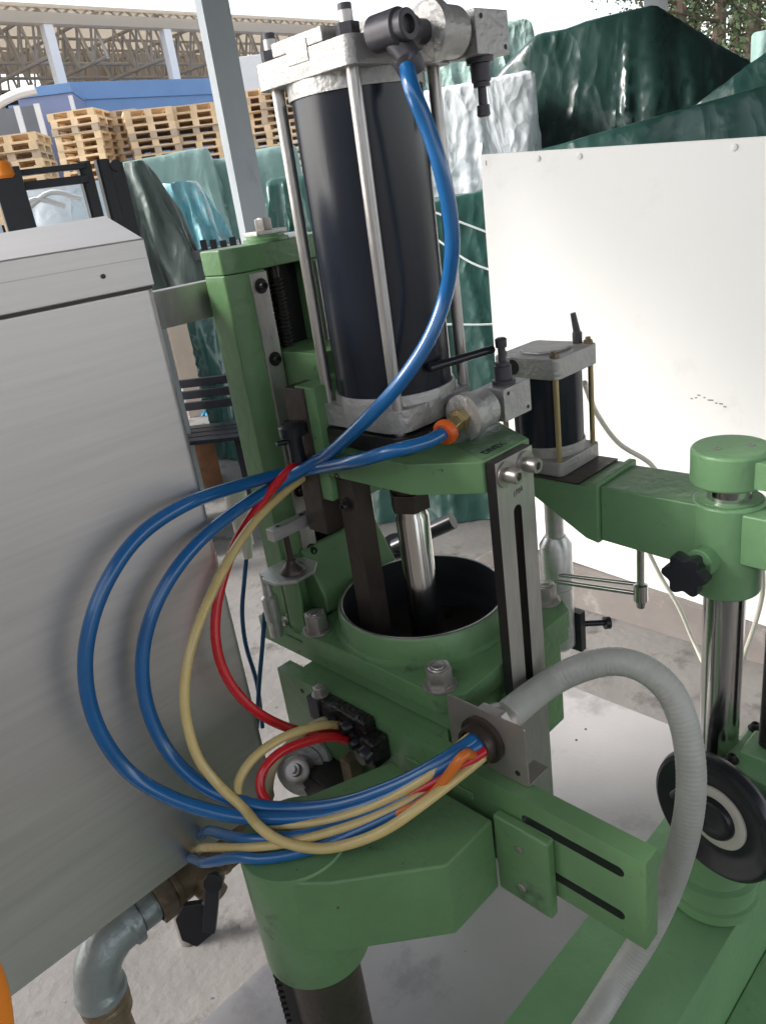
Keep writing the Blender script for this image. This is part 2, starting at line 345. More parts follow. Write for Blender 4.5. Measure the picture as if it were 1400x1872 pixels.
# carriage and hanging bars
car = MB(); car.box(-.045, .045, .11, .238, 1.08, 1.335); car.box(-.1, .1, .066, .112, 1.12, 1.30)
carriage = car.build('carriage', 'green', PR, bevel=.003)
MB().box(-.104, -.056, .088, .135, 1.06, 1.297).build('slider_block', 'brown_steel', carriage, bevel=.002)
hb = MB().box(-.089, -.053, .028, .064, .79, 1.225).build('hanging_bar', 'brown_steel', PR, bevel=.0015)
for z in (1.165, 1.115): place(SCREW, 'bar_screw', (-.0895, .046, z), (-1, 0, 0), 'dark_steel', hb)
MB().lathe((-.122, .105, 1.19), (0, 0, 1), [(0, .012), (.04, .012), (.041, .02), (.055, .021), (.06, .014)], 20).lathe((-.122, .105, 1.222), (-1, .2, .1), [(0, .004), (.03, .004)], 10).build('limit_switch', 'black_plastic', carriage)
# pneumatic cylinder
tube = MB().lathe((0, 0, 1.284), (0, 0, 1), [(0, .085), (.384, .085)], 64).build('cylinder_tube', 'tube_black', PR)
hd = MB(); hd.prism(rect_round(-.09, .09, -.09, .09, .012), 1.6835, 1.7145)
pl = .09; c_ = .047
hd.prism([(-pl, -c_), (-c_, -c_), (-c_, -pl), (c_, -pl), (c_, -c_), (pl, -c_), (pl, c_), (c_, c_), (c_, pl), (-c_, pl), (-c_, c_), (-pl, c_)], 1.7147, 1.7305)
hd.box(-.0915, -.088, -.02, .02, 1.70, 1.724)
head = hd.build('cylinder_head', 'cast_alu', tube, bevel=.002)
MB().lathe((0, 0, 1.6655), (0, 0, 1), [(0, .0885), (.018, .0885)], 64).build('head_collar', 'cast_alu', tube)
fc = MB().lathe((0, 0, 1.239), (0, 0, 1), [(0, .084), (.004, .089), (.043, .089), (.047, .0875)], 64)
fc.prism(rect_round(-.086, .086, -.086, .086, .03, 6), 1.2405, 1.272)
fc.build('foot_collar', 'cast_alu', tube)
ff = MB().prism(rect_round(-.088, .088, -.088, .088, .022, 5), 1.2105, 1.2365).build('foot_flange', 'dark_steel', tube, bevel=.003)
rod = MB().cyl((0, 0, 1.2368), (0, 0, 1.74), .0082, 16).mesh('tie_rod')
for x in (-.071, .071):
    for y in (-.071, .071):
        link('tie_rod', rod, 'steel', tube, mtx=Matrix.Translation((x, y, 0)))
        MB().hexa((x, y, 1.7147), (0, 0, 1), .0145, .013, 20).cyl((x, y, 1.7275), (x, y, 1.747), .008, 16).build('rod_nut', 'fitting_grey', tube, bevel=.0008)
for x in (-.03, .03): MB().lathe((x, -.0876, 1.224), (0, -1, 0), [(0, .007), (.003, .007)], 14).build('flange_screw', 'zinc', tube)
# green foot plate, lettering, slotted bar
fp = MB().prism([(-.1, .064), (-.1, -.108), (-.052, -.196), (.052, -.196), (.1, -.108), (.1, .064)], 1.163, 1.2085)
foot = fp.build('foot_plate', 'green', PR, bevel=.0025)
MB().prism([(-.012, -.112), (-.046, -.192), (.05, -.192), (.094, -.108), (.094, -.09), (.03, -.09)], 1.2087, 1.2092).build('speckled_paint', 'green_speckled', foot, smooth=0)  # pale speckles over the front of the plate top
text('DIVEX', .0165, Matrix.Translation((-.004, -.178, 1.2096)), 'lettering', 'ink', foot, .0003)
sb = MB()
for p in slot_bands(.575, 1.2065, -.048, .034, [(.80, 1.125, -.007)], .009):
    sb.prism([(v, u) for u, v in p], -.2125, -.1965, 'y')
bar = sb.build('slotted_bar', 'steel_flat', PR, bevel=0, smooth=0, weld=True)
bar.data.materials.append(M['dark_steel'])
for q_ in bar.data.polygons: q_.material_index = 0 if abs(q_.normal.y) > .9 else 1  # sides and slot walls darkened to paint in dark reflection and shade
for x in (-.028, .015): place(SCREW_BIG, 'bar_screw', (x, -.213, 1.186), (0, -1, 0), 'zinc', bar)
text('1784', .011, Matrix.Translation((-.004, -.2129, 1.152)) @ Matrix.Rotation(R(90), 4, 'X') @ Matrix.Rotation(R(8), 4, 'Z'), 'stamped_number', 'stamp', bar, .0002)
MB().hexa((-.007, -.2135, .838), (0, -1, 0), .013, .011).cyl((-.007, -.2, .838), (-.007, -.238, .838), .0065, 14).build('slot_bolt', 'brown_steel', bar, bevel=.0008)
MB().cyl((.0, -.217, .60), (.0, -.23, .60), .016, 20).hexa((0, -.23, .60), (0, -1, 0), .011, .01).build('bar_end_bolt', 'zinc', bar)
# piston rod
pr = MB().lathe((0, 0, .80), (0, 0, 1), [(0, .0265), (.272, .0265), (.276, .024), (.30, .024), (.37, .02)], 40).build('piston_rod', 'chrome', PR)
MB().hexa((0, 0, 1.085), (0, 0, 1), .033, .03, 8).lathe((0, 0, 1.115), (0, 0, 1), [(0, .026), (.05, .022)], 24).build('lock_nut', 'brown_steel', pr, bevel=.002)
# base: nut plate with chamber, flange, body
bp = MB(); plate_hole(bp, [(-.153, .148), (-.153, -.158), (-.128, -.19), (.14, -.19), (.162, -.165), (.162, .148)], (0, 0), .1375, .853, .887)
base = bp.build('base_plate', 'green', PR, bevel=.003)
ch = MB().lathe((0, 0, .78), (0, 0, 1), [(0, .133), (.146, .133), (.15, .135), (.15, .1385), (.146, .1415), (.112, .1435), (.1085, .149), (.1085, .152), (.1, .152), (.1, .1368), (0, .1368)], 72, True).build('chamber_ring', 'green', PR)
MB().lathe((0, 0, .9302), (0, 0, 1), [(0, .1335), (.0008, .1345), (.0008, .1375), (0, .1385)], 72, True).build('chamber_lip', 'steel', ch)
lin = MB().lathe((0, 0, .765), (0, 0, 1), [(.02, .131), (.1655, .132)], 72)
lin.f = lin.f[:-2]; lin.build('chamber_lining', 'gunmetal', ch)
MB().lathe((0, 0, .8255), (0, 0, 1), [(0, .131), (.004, .131), (.004, .07), (.012, .068), (.012, .03)], 48).build('chamber_bottom', 'brown_steel', ch)
for a_ in (20, 110, 200, 290): place(SCREW, 'seat_screw', (.1*math.cos(R(a_)), .1*math.sin(R(a_)), .8297), (0, 0, 1), 'dark_steel', ch)
for x, y in ((-.132, .125), (-.132, -.148), (.143, -.142), (.14, .128)): place(NUT_BIG, 'plate_nut', (x, y, .8872), (0, 0, 1), 'zinc', base)
fl = MB(); plate_hole(fl, [(-.142, .285), (-.128, .31), (.15, .31), (.168, .29), (.168, -.155), (.152, -.178), (-.142, -.178)], (0, 0), .1375, .822, .8525)
flange = fl.build('lower_flange', 'green', PR, bevel=.003)
for x, y in ((-.118, .275), (-.112, .235)): place(NUT_SMALL, 'flange_nut', (x, y, .8527), (0, 0, 1), 'zinc', flange)
MB().box(-.132, .145, -.168, .15, .655, .8215).box(.03, .14, .0, .145, .252, .655).build('base_body', 'green', PR, bevel=.006, seg=3)
# stand with the octagonal plate, link bar and studs
lk = MB().box(-.172, .0, .138, .156, 1.064, 1.084).build('link_bar', 'alu', PR, bevel=.0012)
for x in (-.155, -.105): MB().cyl((x, .147, 1.0842), (x, .147, 1.0846), .004, 14).build('bar_hole', 'ink', lk)
MB().hexa((-.055, .147, 1.0845), (0, 0, 1), .0105, .012).cyl((-.055, .147, 1.08), (-.055, .147, 1.148), .0052, 14).build('clip_stud', 'zinc', lk, bevel=.0006)
MB().box(-.066, -.044, .136, .158, 1.1485, 1.1525).box(-.066, -.0635, .136, .158, 1.1525, 1.185).build('hose_clip', 'fitting_grey', lk, bevel=.0006)
MB().cyl((-.142, .148, 1.0), (-.142, .148, 1.0635), .0062, 14).lathe((-.142, .148, .9985), (0, 0, 1), [(0, .022), (.006, .02), (.012, .012), (.02, .008)], 18).build('adjusting_stud', 'brown_steel', lk)
oc = [(-.142+.046*math.cos(R(22.5+45*i))*1.05-.0, .156+.046*math.sin(R(22.5+45*i))*.95) for i in range(8)]
MB().prism(oc, .992, .9975).build('octagonal_plate', 'alu', PR, bevel=.0008)
MB().box(-.134, -.128, .158, .205, .854, .992).box(-.134, -.09, .199, .205, .854, .992).box(-.14, -.085, .15, .21, .8535, .866).build('plate_stand', 'green', PR, bevel=.0015)
MB().lathe((-.166, .198, .87), (0, 0, 1), [(0, .012), (.03, .012), (.032, .014), (.075, .014), (.08, .009), (.1, .008), (.12, .008)], 20).build('small_cylinder', 'alu', PR)

def valve_set(name, zc, up, label):
    'elbow, flow-control body and block lying along X at the front of the cylinder'
    y = -.126; root = MB()
    root.lathe((-.004, y, zc), (1, 0, 0), [(0, .022), (.003, .031), (.006, .0315), (.02, .0315), (.022, .030), (.024, .0285), (.052, .028), (.056, .024)], 36)
    v = root.build(name, 'cast_alu', PR, label=label)
    MB().prism([(y+.034*math.cos(R(t)), zc+.034*math.sin(R(t))) for t in range(110, 251, 10)], -.0045, .012, 'x').build('adjusting_flat', 'cast_alu', v, bevel=.001)
    MB().cyl((.05, y, zc), (.068, y, zc), .014, 20).build('neck', 'fitting_grey', v)
    MB().box(.066, .131, y-.021, y+.024, zc-.026, zc+.022).build('valve_block', 'cast_alu', v, bevel=.0015)
    for dx, dz in ((.077, .014), (.122, -.018)): MB().cyl((dx, y-.0215, zc+dz), (dx, y-.0209, zc+dz), .003, 12).build('block_hole', 'ink', v)
    MB().lathe((.1312, y, zc), (1, 0, 0), [(0, .008), (.012, .008), (.013, .006)], 16).build('end_plug', 'brown_steel', v)
    s = -1 if not up else 1; zb = zc-.0262 if not up else zc+.0222
    MB().lathe((.096, y, zb), (0, 0, s), [(0, .017), (.006, .017), (.0065, .0125), (.026, .0125), (.027, .0105), (.032, .0105), (.0322, .0055), (.052, .0055), (.0525, .008), (.064, .0085), (.066, .006)], 20).build('plunger', 'fitting_grey', v)
    if not up: MB().lathe((-.004, y, zc), (-1, 0, 0), [(0, .013), (.02, .013), (.021, .017), (.05, .017)], 24).build('inlet_stub', 'fitting_grey', v)
    # arm to the cylinder port
    MB().box(.004, .03, y+.02, -.087, zc-.012, zc+.012).build('port_pipe', 'fitting_grey', v, bevel=.002)
    return v
uv = valve_set('upper_valve', 1.709, False, 'valve set on the cylinder head with its plunger pointing down')
lv = valve_set('lower_valve', 1.247, True, 'valve set at the cylinder foot with its plunger pointing up')
el = MB(); el.lathe((-.062, -.126, 1.709), (0, -1, 0), [(-.02, .019), (.018, .019), (.02, .0155), (.03, .0155), (.031, .0145), (.031, .0095), (.024, .009)], 26)
el.cyl((-.062, -.126, 1.709), (-.05, -.146, 1.676), .0145, 20).lathe((-.0545, -.1385, 1.683), (.36, -.25, -1), [(0, .0165), (.02, .0155), (.024, .012)], 20)
el.build('hose_elbow', 'fitting_grey', uv)
MB().lathe((-.004, -.126, 1.247), (-1, -.1, -.2), [(0, .0165), (.012, .0165), (.0125, .0125), (.036, .0115)], 6).build('brass_nipple', 'brass_rod', lv, bevel=.001)
MB().lathe((-.038, -.1295, 1.2405), (-1, -.1, -.25), [(0, .0165), (.004, .018), (.009, .018), (.013, .0155)], 24).build('release_ring', 'orange_ring', lv)
MB().cyl((-.02, -.09, 1.318), (.096, -.11, 1.318), .006, 14).build('lever', 'black_plastic', lv)

# long support bar with slots, pad, swivel arm and rack column
BX0, BX1 = -.19, -.162
sp = MB()
for p in slot_bands(-.493, .182, .684, .822, [(-.459, -.33, .718), (-.459, -.33, .788)], .0072): sp.prism(p, BX0, BX1, 'x')
sbar = sp.build('support_bar', 'green', PR, bevel=0, smooth=0, weld=True)
sbar.data.materials.append(M['slot_shade'])  # near-black colour on the slot walls stands for their shade
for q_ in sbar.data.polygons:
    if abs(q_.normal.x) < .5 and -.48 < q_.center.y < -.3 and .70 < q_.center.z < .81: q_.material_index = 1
MB().box(-.1618, -.1335, -.155, .15, .69, .8195).build('spacer_block', 'green', sbar, bevel=.002)
MB().box(-.2065, BX0-.0003, -.372, -.287, .655, .785).build('pad', 'green', sbar, bevel=.004, seg=3)
for z in (.75, .684): MB().lathe((-.2066, -.328, z), (-1, 0, 0), [(0, .0062), (.0014, .0062), (.0018, .005)], 16).build('pad_screw', 'zinc', sbar)
for b_, z_ in ((.12, .80), (-.03, .70)): MB().cyl((BX0-.0006, b_, z_), (BX0+.001, b_, z_), .0045, 12).build('bar_hole', 'ink', sbar)
MB().box(-.1945, BX0-.0003, -.245, -.12, .774, .786).build('bar_rib', 'green', sbar, bevel=.002)
bs = MB().lathe((-.39, -.098, .58), (0, 0, 1), [(0, .072), (.003, .0745), (.197, .0745), (.2, .0725)], 56).build('arm_boss', 'green', PR)
MB().prism([(-.452, -.138), (-.408, -.192), (-.300, -.288), (-.2069, -.288), (-.2069, -.10), (-.335, -.05)], .656, .777).build('arm_web', 'green', bs, bevel=.004, seg=3)
rc = MB().cyl((-.39, -.098, .252), (-.39, -.098, .5815), .0515, 40).build('rack_column', 'brown_steel', PR)
L_ = Vector((-.743, .669, 0)); T_ = Vector((.669, .743, 0)); rk = MB().obox(Vector((-.39, -.098, .41))+L_*.052, L_*.010, T_*.017, (0, 0, .158))
for k in range(24): rk.obox(Vector((-.39, -.098, .262+k*.0128))+L_*.066, L_*.005, T_*.017, (0, 0, .0036))
rk.build('rack', 'dark_steel', rc, bevel=.0008)
MB().lathe((-.39, -.098, .2503), (0, 0, 1), [(0, .085), (.012, .085), (.014, .06), (.03, .058)], 36).build('column_foot', 'green', rc)
# manifold on the bar
mf = MB().box(-.2155, BX0-.0004, -.062, .048, .775, .832).box(-.225, -.19, -.085, -.055, .762, .81).build('valve_manifold', 'greasy_black', PR, bevel=.005, seg=3)
place(hex_nut(.011, .012, .005), 'manifold_nut', (-.203, .05, .831), (0, 0, 1), 'zinc', mf)
MB().box(-.22, -.19, .04, .066, .79, .831).build('manifold_block', 'fitting_grey', mf, bevel=.001)
for y, z in ((.008, .81), (-.03, .815), (-.012, .79), (-.045, .792)):
    MB().lathe((-.2157, y, z), (-1, .25, .1), [(0, .009), (.014, .009), (.016, .0075)], 16).build('push_fitting', 'black_plastic', mf)
MB().lathe((-.215, -.07, .79), (-1, 0, -.1), [(0, .014), (.02, .014), (.024, .011)], 20).build('end_knob', 'black_plastic', mf)
dc_ = at(542, 1408, 1.02)
MB().lathe(dc_, (-.55, -.45, .7), [(-.03, .012), (-.004, .013), (-.004, .022), (.002, .023), (.004, .02), (.004, .011), (.02, .010), (.02, .006), (.03, .006)], 22).build('drain_cap', 'steel', PR)
q_ = at(612, 1425, 1.04); MB().box(q_.x-.045, q_.x+.06, q_.y-.05, q_.y+.05, q_.z-.16, q_.z+.035).build('drive_box', 'dark_steel', PR, bevel=.004)
q_ = at(648, 1430, .97); MB().box(q_.x-.012, q_.x+.012, q_.y-.012, q_.y+.012, q_.z-.2, q_.z+.05).build('drive_bracket', 'brass_dirty', PR, bevel=.002)
q_ = at(556, 1400, 1.06); MB().lathe(q_, (-.5, -.4, .35), [(-.05, .045), (-.03, .05), (0, .05), (.004, .046), (.004, .036), (.010, .035), (.010, .02), (.018, .019)], 30).build('drive_cover', 'cast_alu', PR)
MB().tube(spline([dc_, dc_+Vector((.03, .03, -.04)), dc_+Vector((.05, .06, -.14)), dc_+Vector((.06, .07, -.4))]), .014, 14).build('drain_hose', 'dark_steel', PR)
MB().cyl(at(722, 1000, 1.46), at(828, 952, 1.42), .017, 16).lathe(at(724, 998, 1.47), (-.3, -.3, 1), [(-.012, .03), (0, .034), (.008, .03)], 24).build('rear_lever', 'black_plastic', PR)
# bracket and gland that hold the conduit
hbk = MB(); hbk.prism(rect_round(-.324, -.197, .8235, .917, .005), -.172, -.169, 'x'); hbk.box(-.1692, -.127, -.324, -.300, .8235, .8262); hbk.box(-.1692, -.127, -.222, -.197, .8235, .8262)
bk = hbk.build('hose_bracket', 'sheet_bracket', PR, bevel=.0008)
MB().lathe((-.1722, -.257, .872), (-1, 0, 0), [(0, .0335), (.007, .0335), (.0072, .027), (.016, .0275), (.022, .026), (.022, .022), (.004, .0215)], 36).build('gland_ring', 'brown_steel', bk)
MB().hexa((-.1685, -.257, .872), (1, 0, 0), .037, .026, 12).lathe((-.1425, -.257, .872), (1, 0, 0), [(0, .030), (.01, .0285), (.018, .026)], 32).build('gland_nut', 'sheet_bracket', bk, bevel=.002)
MB().cyl((-.1726, -.308, .84), (-.1718, -.308, .84), .004, 12).build('bracket_hole', 'ink', bk)
# red push-in fitting near the clip
MB().cyl(at(585, 806, 1.15), at(626, 776, 1.17), .0115, 16).cyl(at(626, 776, 1.17), at(640, 766, 1.18), .014, 16).build('hose_connector', 'fitting_grey', PR)

# ------------------------------------------------------------------ second press (small cylinder on a green arm)
PX, PY = .264, -.386
P2 = thing('capping_machine', (PX, PY, .27), 'lighter green machine with a small black cylinder on its arm and a black handwheel', 'machine')
CX, CY = .288, -.068
post = MB().cyl((PX, PY, .60), (PX, PY, 1.15), .0305, 40).build('guide_post', 'chrome', P2)
am = MB()
am.prism([(-.372, 1.0725), (-.20, 1.0725), (-.20, .978), (-.372, .968)], .225, .335, 'x')
am.prism([(-.1995, 1.079), (-.1995, .974), (-.175, .979), (-.065, 1.043), (.0, 1.05), (.0, 1.0715), (-.185, 1.0715), (-.185, 1.079)], .218, .345, 'x')
am.lathe((PX, PY, .925), (0, 0, 1), [(0, .044), (.004, .05), (.148, .05), (.149, .047)], 40)
am.box(.225, .305, -.56, -.42, .99, 1.068)
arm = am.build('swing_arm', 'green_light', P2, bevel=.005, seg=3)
MB().lathe((PX, PY, 1.0745), (0, 0, 1), [(0, .043), (.002, .043), (.0021, .040)], 36).build('seal_ring', 'green_light', arm)
cap = MB().lathe((PX, PY, 1.1), (0, 0, 1), [(0, .05), (.003, .054), (.05, .054), (.0535, .051)], 48).box(PX-.03, PX+.03, -.56, -.42, 1.105, 1.145).build('post_cap', 'green_light', P2, bevel=.003)
for dx, dy in ((-.018, .012), (.012, -.022)): MB().lathe((PX+dx, PY+dy, 1.1537), (0, 0, 1), [(0, .0055), (.001, .0055), (.001, .003), (.0002, .003)], 16).build('cap_screw', 'steel', cap)
kb = MB(); kb.prism([(-.372+(.029+.0045*math.cos(6*R(t)))*math.cos(R(t)), .993+(.029+.0045*math.cos(6*R(t)))*math.sin(R(t))) for t in range(0, 360, 6)], .150, .172, 'x')
kb.cyl((.172, -.372, .993), (.2, -.376, .99), .012, 16)
kb.build('star_knob', 'black_plastic', arm, bevel=.003)
MB().cyl((.192, -.374, .995), (.235, -.378, .99), .022, 24).build('knob_boss', 'green_light', arm, bevel=.004)
# small cylinder on the arm
MB().box(.218, .345, -.165, .0, 1.072, 1.0745).build('mount_face', 'brown_steel', arm)
sc = MB().lathe((CX, CY, 1.11), (0, 0, 1), [(0, .058), (.135, .058)], 48).build('small_tube', 'tube_black', P2)
h2 = MB().prism(rect_round(CX-.062, CX+.062, CY-.062, CY+.062, .012), 1.238, 1.272)
h2.prism([(CX+.043*math.cos(R(22.5+45*i)), CY+.043*math.sin(R(22.5+45*i))) for i in range(8)], 1.272, 1.276)
hh = h2.build('small_head', 'cast_alu', sc, bevel=.0022)
MB().lathe((CX-.0622, CY+.022, 1.256), (-1, 0, 0), [(0, .0125), (.0006, .0125)], 20).build('port_hole', 'ink', sc)
MB().prism(rect_round(CX-.062, CX+.062, CY-.062, CY+.062, .012), 1.0747, 1.1).lathe((CX, CY, 1.0995), (0, 0, 1), [(0, .060), (.0195, .060)], 48).build('small_foot', 'cast_alu', sc, bevel=.0022)
for x in (-1, 1):
    for y in (-1, 1):
        if (x, y) == (1, 1): continue
        MB().cyl((CX+x*.052, CY+y*.052, 1.095), (CX+x*.052, CY+y*.052, 1.246), .0046, 12).build('small_tie_rod', 'brass_rod', sc)
for x, y in ((-1, -1), (-1, 1), (1, -1)): MB().hexa((CX+x*.050, CY+y*.050, 1.272), (0, 0, 1), .008, .006).cyl((CX+x*.05, CY+y*.05, 1.278), (CX+x*.05, CY+y*.05, 1.283), .0045, 12).build('head_nut', 'brass_dirty', sc, bevel=.0005)
MB().cyl((CX+.05, CY-.03, 1.272), (CX+.05, CY-.03, 1.29), .008, 14).cyl((CX+.05, CY-.03, 1.288), (CX+.046, CY-.026, 1.322), .0062, 14, .0045).build('top_fitting', 'fitting_grey', sc)
# spindle below the arm
spn = MB().lathe((CX, CY, .69), (0, 0, 1), [(0, .02), (.01, .0285), (.135, .0285), (.136, .0265), (.14, .0265), (.141, .0295), (.222, .0295), (.24, .019), (.2405, .0165), (.31, .0165), (.38, .0165)], 40).build('spindle', 'alu', P2)
MB().cyl((CX-.02, CY-.015, .862), (CX-.02+.03, CY-.155, .868), .004, 10).cyl((CX-.024, CY-.015, .85), (CX+.006, CY-.158, .853), .0048, 10).build('feeler_rods', 'chrome', P2)
MB().lathe((CX+.008, CY-.163, .826), (0, 0, 1), [(0, .007), (.012, .0085), (.014, .012), (.044, .012), (.046, .0065), (.2, .0065)], 20).build('feeler_pin', 'chrome', P2)
MB().cyl((CX+.025, CY-.02, .735), (CX+.07, CY-.06, .728), .006, 12).cyl((CX+.066, CY-.057, .728), (CX+.074, CY-.063, .727), .0125, 14).box(CX+.018, CY*0+CX+.034, CY-.035, CY-.01, .68, .765).build('clamp_screw', 'black_plastic', spn)
# gear housing, handwheel, threaded rod, round foot
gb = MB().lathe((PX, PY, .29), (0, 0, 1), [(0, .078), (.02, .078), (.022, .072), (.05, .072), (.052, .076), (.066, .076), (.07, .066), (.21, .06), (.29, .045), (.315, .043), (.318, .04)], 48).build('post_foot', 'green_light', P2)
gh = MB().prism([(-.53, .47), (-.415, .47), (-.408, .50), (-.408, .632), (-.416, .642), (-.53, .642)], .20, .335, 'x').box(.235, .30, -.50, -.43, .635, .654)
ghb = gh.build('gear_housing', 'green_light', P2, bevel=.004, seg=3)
for y, z in ((-.42, .625), (-.424, .56), (-.5, .625)): place(SCREW, 'housing_screw', (.1996, y, z), (-1, 0, 0), 'dark_steel', ghb)
for x, y in ((.22, -.425), (.315, -.425)): place(SCREW, 'housing_screw', (x, y, .6422), (0, 0, 1), 'dark_steel', ghb)
tr = MB().cyl((.275, -.462, .65), (.275, -.462, 1.0), .0145, 20)
for k in range(60): tr.lathe((.275, -.462, .655+k*.0057), (0, 0, 1), [(0, .0145), (.0014, .0165), (.003, .0165), (.0044, .0145)], 16)
tr.build('threaded_rod', 'dark_steel', P2)
WY, WZ = -.430, .580
WN = (-.96, .21, .03)
wh = MB().lathe((.165, WY, WZ), WN, [(-.012, .094), (-.004, .104), (.008, .1085), (.018, .105), (.0215, .099), (.0205, .094), (.012, .084), (.008, .066), (.010, .05), (.010, .03)], 64).build('handwheel', 'black_plastic', P2)
MB().lathe((.155, WY, WZ), WN, [(0, .0535), (.0035, .0535), (.0045, .052), (.0045, .036)], 48).build('dial_ring', 'white_tube', wh)
MB().lathe((.155, WY, WZ), WN, [(0, .037), (.009, .036), (.0135, .033), (.0145, .028), (.0125, .02), (.012, .01)], 40).build('hub', 'black_plastic', wh)
MB().cyl((.155, WY, WZ), (.24, WY-.02, WZ), .02, 20).build('wheel_shaft', 'steel', wh)
MB().lathe((.118, WY+.028, WZ+.075), (.15, .5, -.8), [(0, .005), (.002, .0075), (.05, .0075), (.054, .004)], 16).build('fold_handle', 'black_plastic', wh)
# green beam that carries the machine
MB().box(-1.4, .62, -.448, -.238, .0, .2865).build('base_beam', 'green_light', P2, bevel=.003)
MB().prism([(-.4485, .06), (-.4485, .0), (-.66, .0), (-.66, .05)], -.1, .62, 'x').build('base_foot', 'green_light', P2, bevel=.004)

# ------------------------------------------------------------------ steel platform under both machines
pf = MB().box(-1.6, .69, -.2365, .186, .236, .2502).build('platform_plate', 'platform', None, bevel=.0012)
PF = tag(pf, 'grey steel plate platform under the green machines, with small drilled holes', 'platform')
lm = MB().box(-.02, .02, -.02, .02, .0, .2355).mesh('leg')
for x, y in ((.64, .14), (.64, -.2), (-.6, .14), (-1.5, .14), (-1.5, -.2)): link('leg', lm, 'galv', pf, mtx=Matrix.Translation((x, y, 0)))
for px, py in ((1070, 1333), (1053, 1353)):
    q = on_z(px, py, .2502); MB().cyl((q.x, q.y, .2503), (q.x, q.y, .2507), .0032, 12).build('drilled_hole', 'ink', pf)

# ------------------------------------------------------------------ stainless tank with drain valve
TK = thing('steel_tank', (-.8, .35, 0), 'tall brushed stainless steel tank with a seamed lid, left of the press', 'tank')
TF = .10
body = MB().prism(rect_round(-1.5, -.291, TF, .62, .012), .66, 1.4755).build('tank_body', 'stainless', TK, bevel=.0015)
MB().prism([(-1.498, TF+.002), (-.293, TF+.002), (-.293, .61), (-1.498, .61)], 1.4755, 1.4790).build('lid_gap', 'dark_steel', body, smooth=0)
lid = MB(); x0, x1 = -1.5, -.2905
fy, by = TF-.0006, .62
lid.add([(x0, fy, 1.479), (x1, fy, 1.479), (x1, by, 1.479), (x0, by, 1.479), (x0, fy, 1.534), (x1, fy, 1.534), (x1, by, 1.52), (x0, by, 1.52),
         (x0, .205, 1.545), (-.45, .205, 1.5485), (-.278, .205, 1.566)],
        [(3, 2, 1, 0), (0, 1, 5, 4), (1, 2, 6, 10, 5), (2, 3, 7, 6), (3, 0, 4, 8, 7), (4, 5, 10, 9), (4, 9, 8), (10, 6, 7, 9), (9, 7, 8)])
ld = lid.build('tank_lid', 'stainless', TK, bevel=.002)
MB().box(x0+.01, x1-.004, TF-.0014, TF-.0005, 1.5115, 1.5127).build('fold_line', 'steel', ld)
q = at(178, 490, 1.0); MB().lathe((-.354, TF-.001, 1.5), (0, -1, 0), [(0, .0028), (.0012, .0028), (.0015, .002)], 12).build('lid_rivet', 'dark_steel', ld)
for x, y in ((-1.45, .15), (-1.45, .57), (-.35, .57)): MB().cyl((x, y, 0), (x, y, .6595), .02, 16).build('tank_leg', 'steel', TK)
# drain line below the tank: along X under the front edge
def an(x, z, y=.2): return (x, y, z)
VY = .2; VZ = .540
vp = MB().lathe((-.345, VY, VZ), (-1, 0, 0), [(0, .031), (.026, .031), (.0265, .039), (.036, .039), (.0365, .033), (.115, .033), (.1155, .040), (.125, .040), (.1255, .034), (.155, .034)], 26)
vp.hexa((-.348, VY, VZ), (-1, 0, 0), .037, .025).hexa((-.472, VY, VZ), (-1, 0, 0), .040, .028)
vp.lathe((-.42, VY, VZ), (.1, -1, -.35), [(0, .029), (.045, .027), (.05, .018), (.062, .017)], 22)
drain = vp.build('ball_valve', 'brass_dirty', TK, bevel=.001)
MB().box(-.345, -.30, VY-.025, VY+.025, VZ-.025, .661).build('tank_outlet', 'brass_dirty', drain, bevel=.003)
hc = at(358, 1682, .965); r_, d_, n_ = CR, CD, -CF
hp = MB(); pg = [(-.028, -.008), (-.016, -.03), (.012, -.034), (.034, -.012), (.03, .014), (.006, .034), (-.018, .024)]
k_ = len(pg); hp.add([hc+r_*x+d_*y+n_*t for t in (0, .016) for x, y in pg], [tuple(range(k_-1, -1, -1)), tuple(range(k_, 2*k_))] + [(i, (i+1) % k_, k_+(i+1) % k_, k_+i) for i in range(k_)])
lo_, hi_ = hc+r_*.026+d_*.004+n_*.022, at(391, 1612, .925); ax_ = (hi_-lo_); hp.obox((lo_+hi_)/2, ax_/2, ax_.cross(n_).normalized()*.0105, ax_.cross(ax_.cross(n_)).normalized()*.006)
hp.cyl(hi_-n_*.006, hi_+n_*.008, .0145, 18)
hp.build('valve_handle', 'black_plastic', drain, bevel=.002)
MB().lathe((-.499, VY, VZ), (-1, 0, 0), [(0, .029), (.004, .029), (.0045, .031), (.03, .031), (.0305, .027), (.04, .027)], 24).build('pipe_nipple', 'galv_pipe', drain)
eb = MB().tube(spline([(-.535, VY, VZ), (-.553, VY, VZ), (-.575, VY, VZ-.004), (-.597, VY, .52), (-.611, VY, .497), (-.617, VY, .47), (-.617, VY, .452)], .004), lambda t: .0405 if t < .10 or t > .90 else .036, 28)
eb.build('pipe_elbow', 'galv_pipe', drain)
MB().lathe((-.617, VY, .4525), (0, 0, -1), [(0, .036), (.004, .039), (.012, .039), (.013, .036), (.016, .0385), (.026, .0385), (.027, .034), (.03, .037), (.045, .037), (.046, .028), (.22, .028)], 26).build('pipe_union', 'brass_dirty', drain)

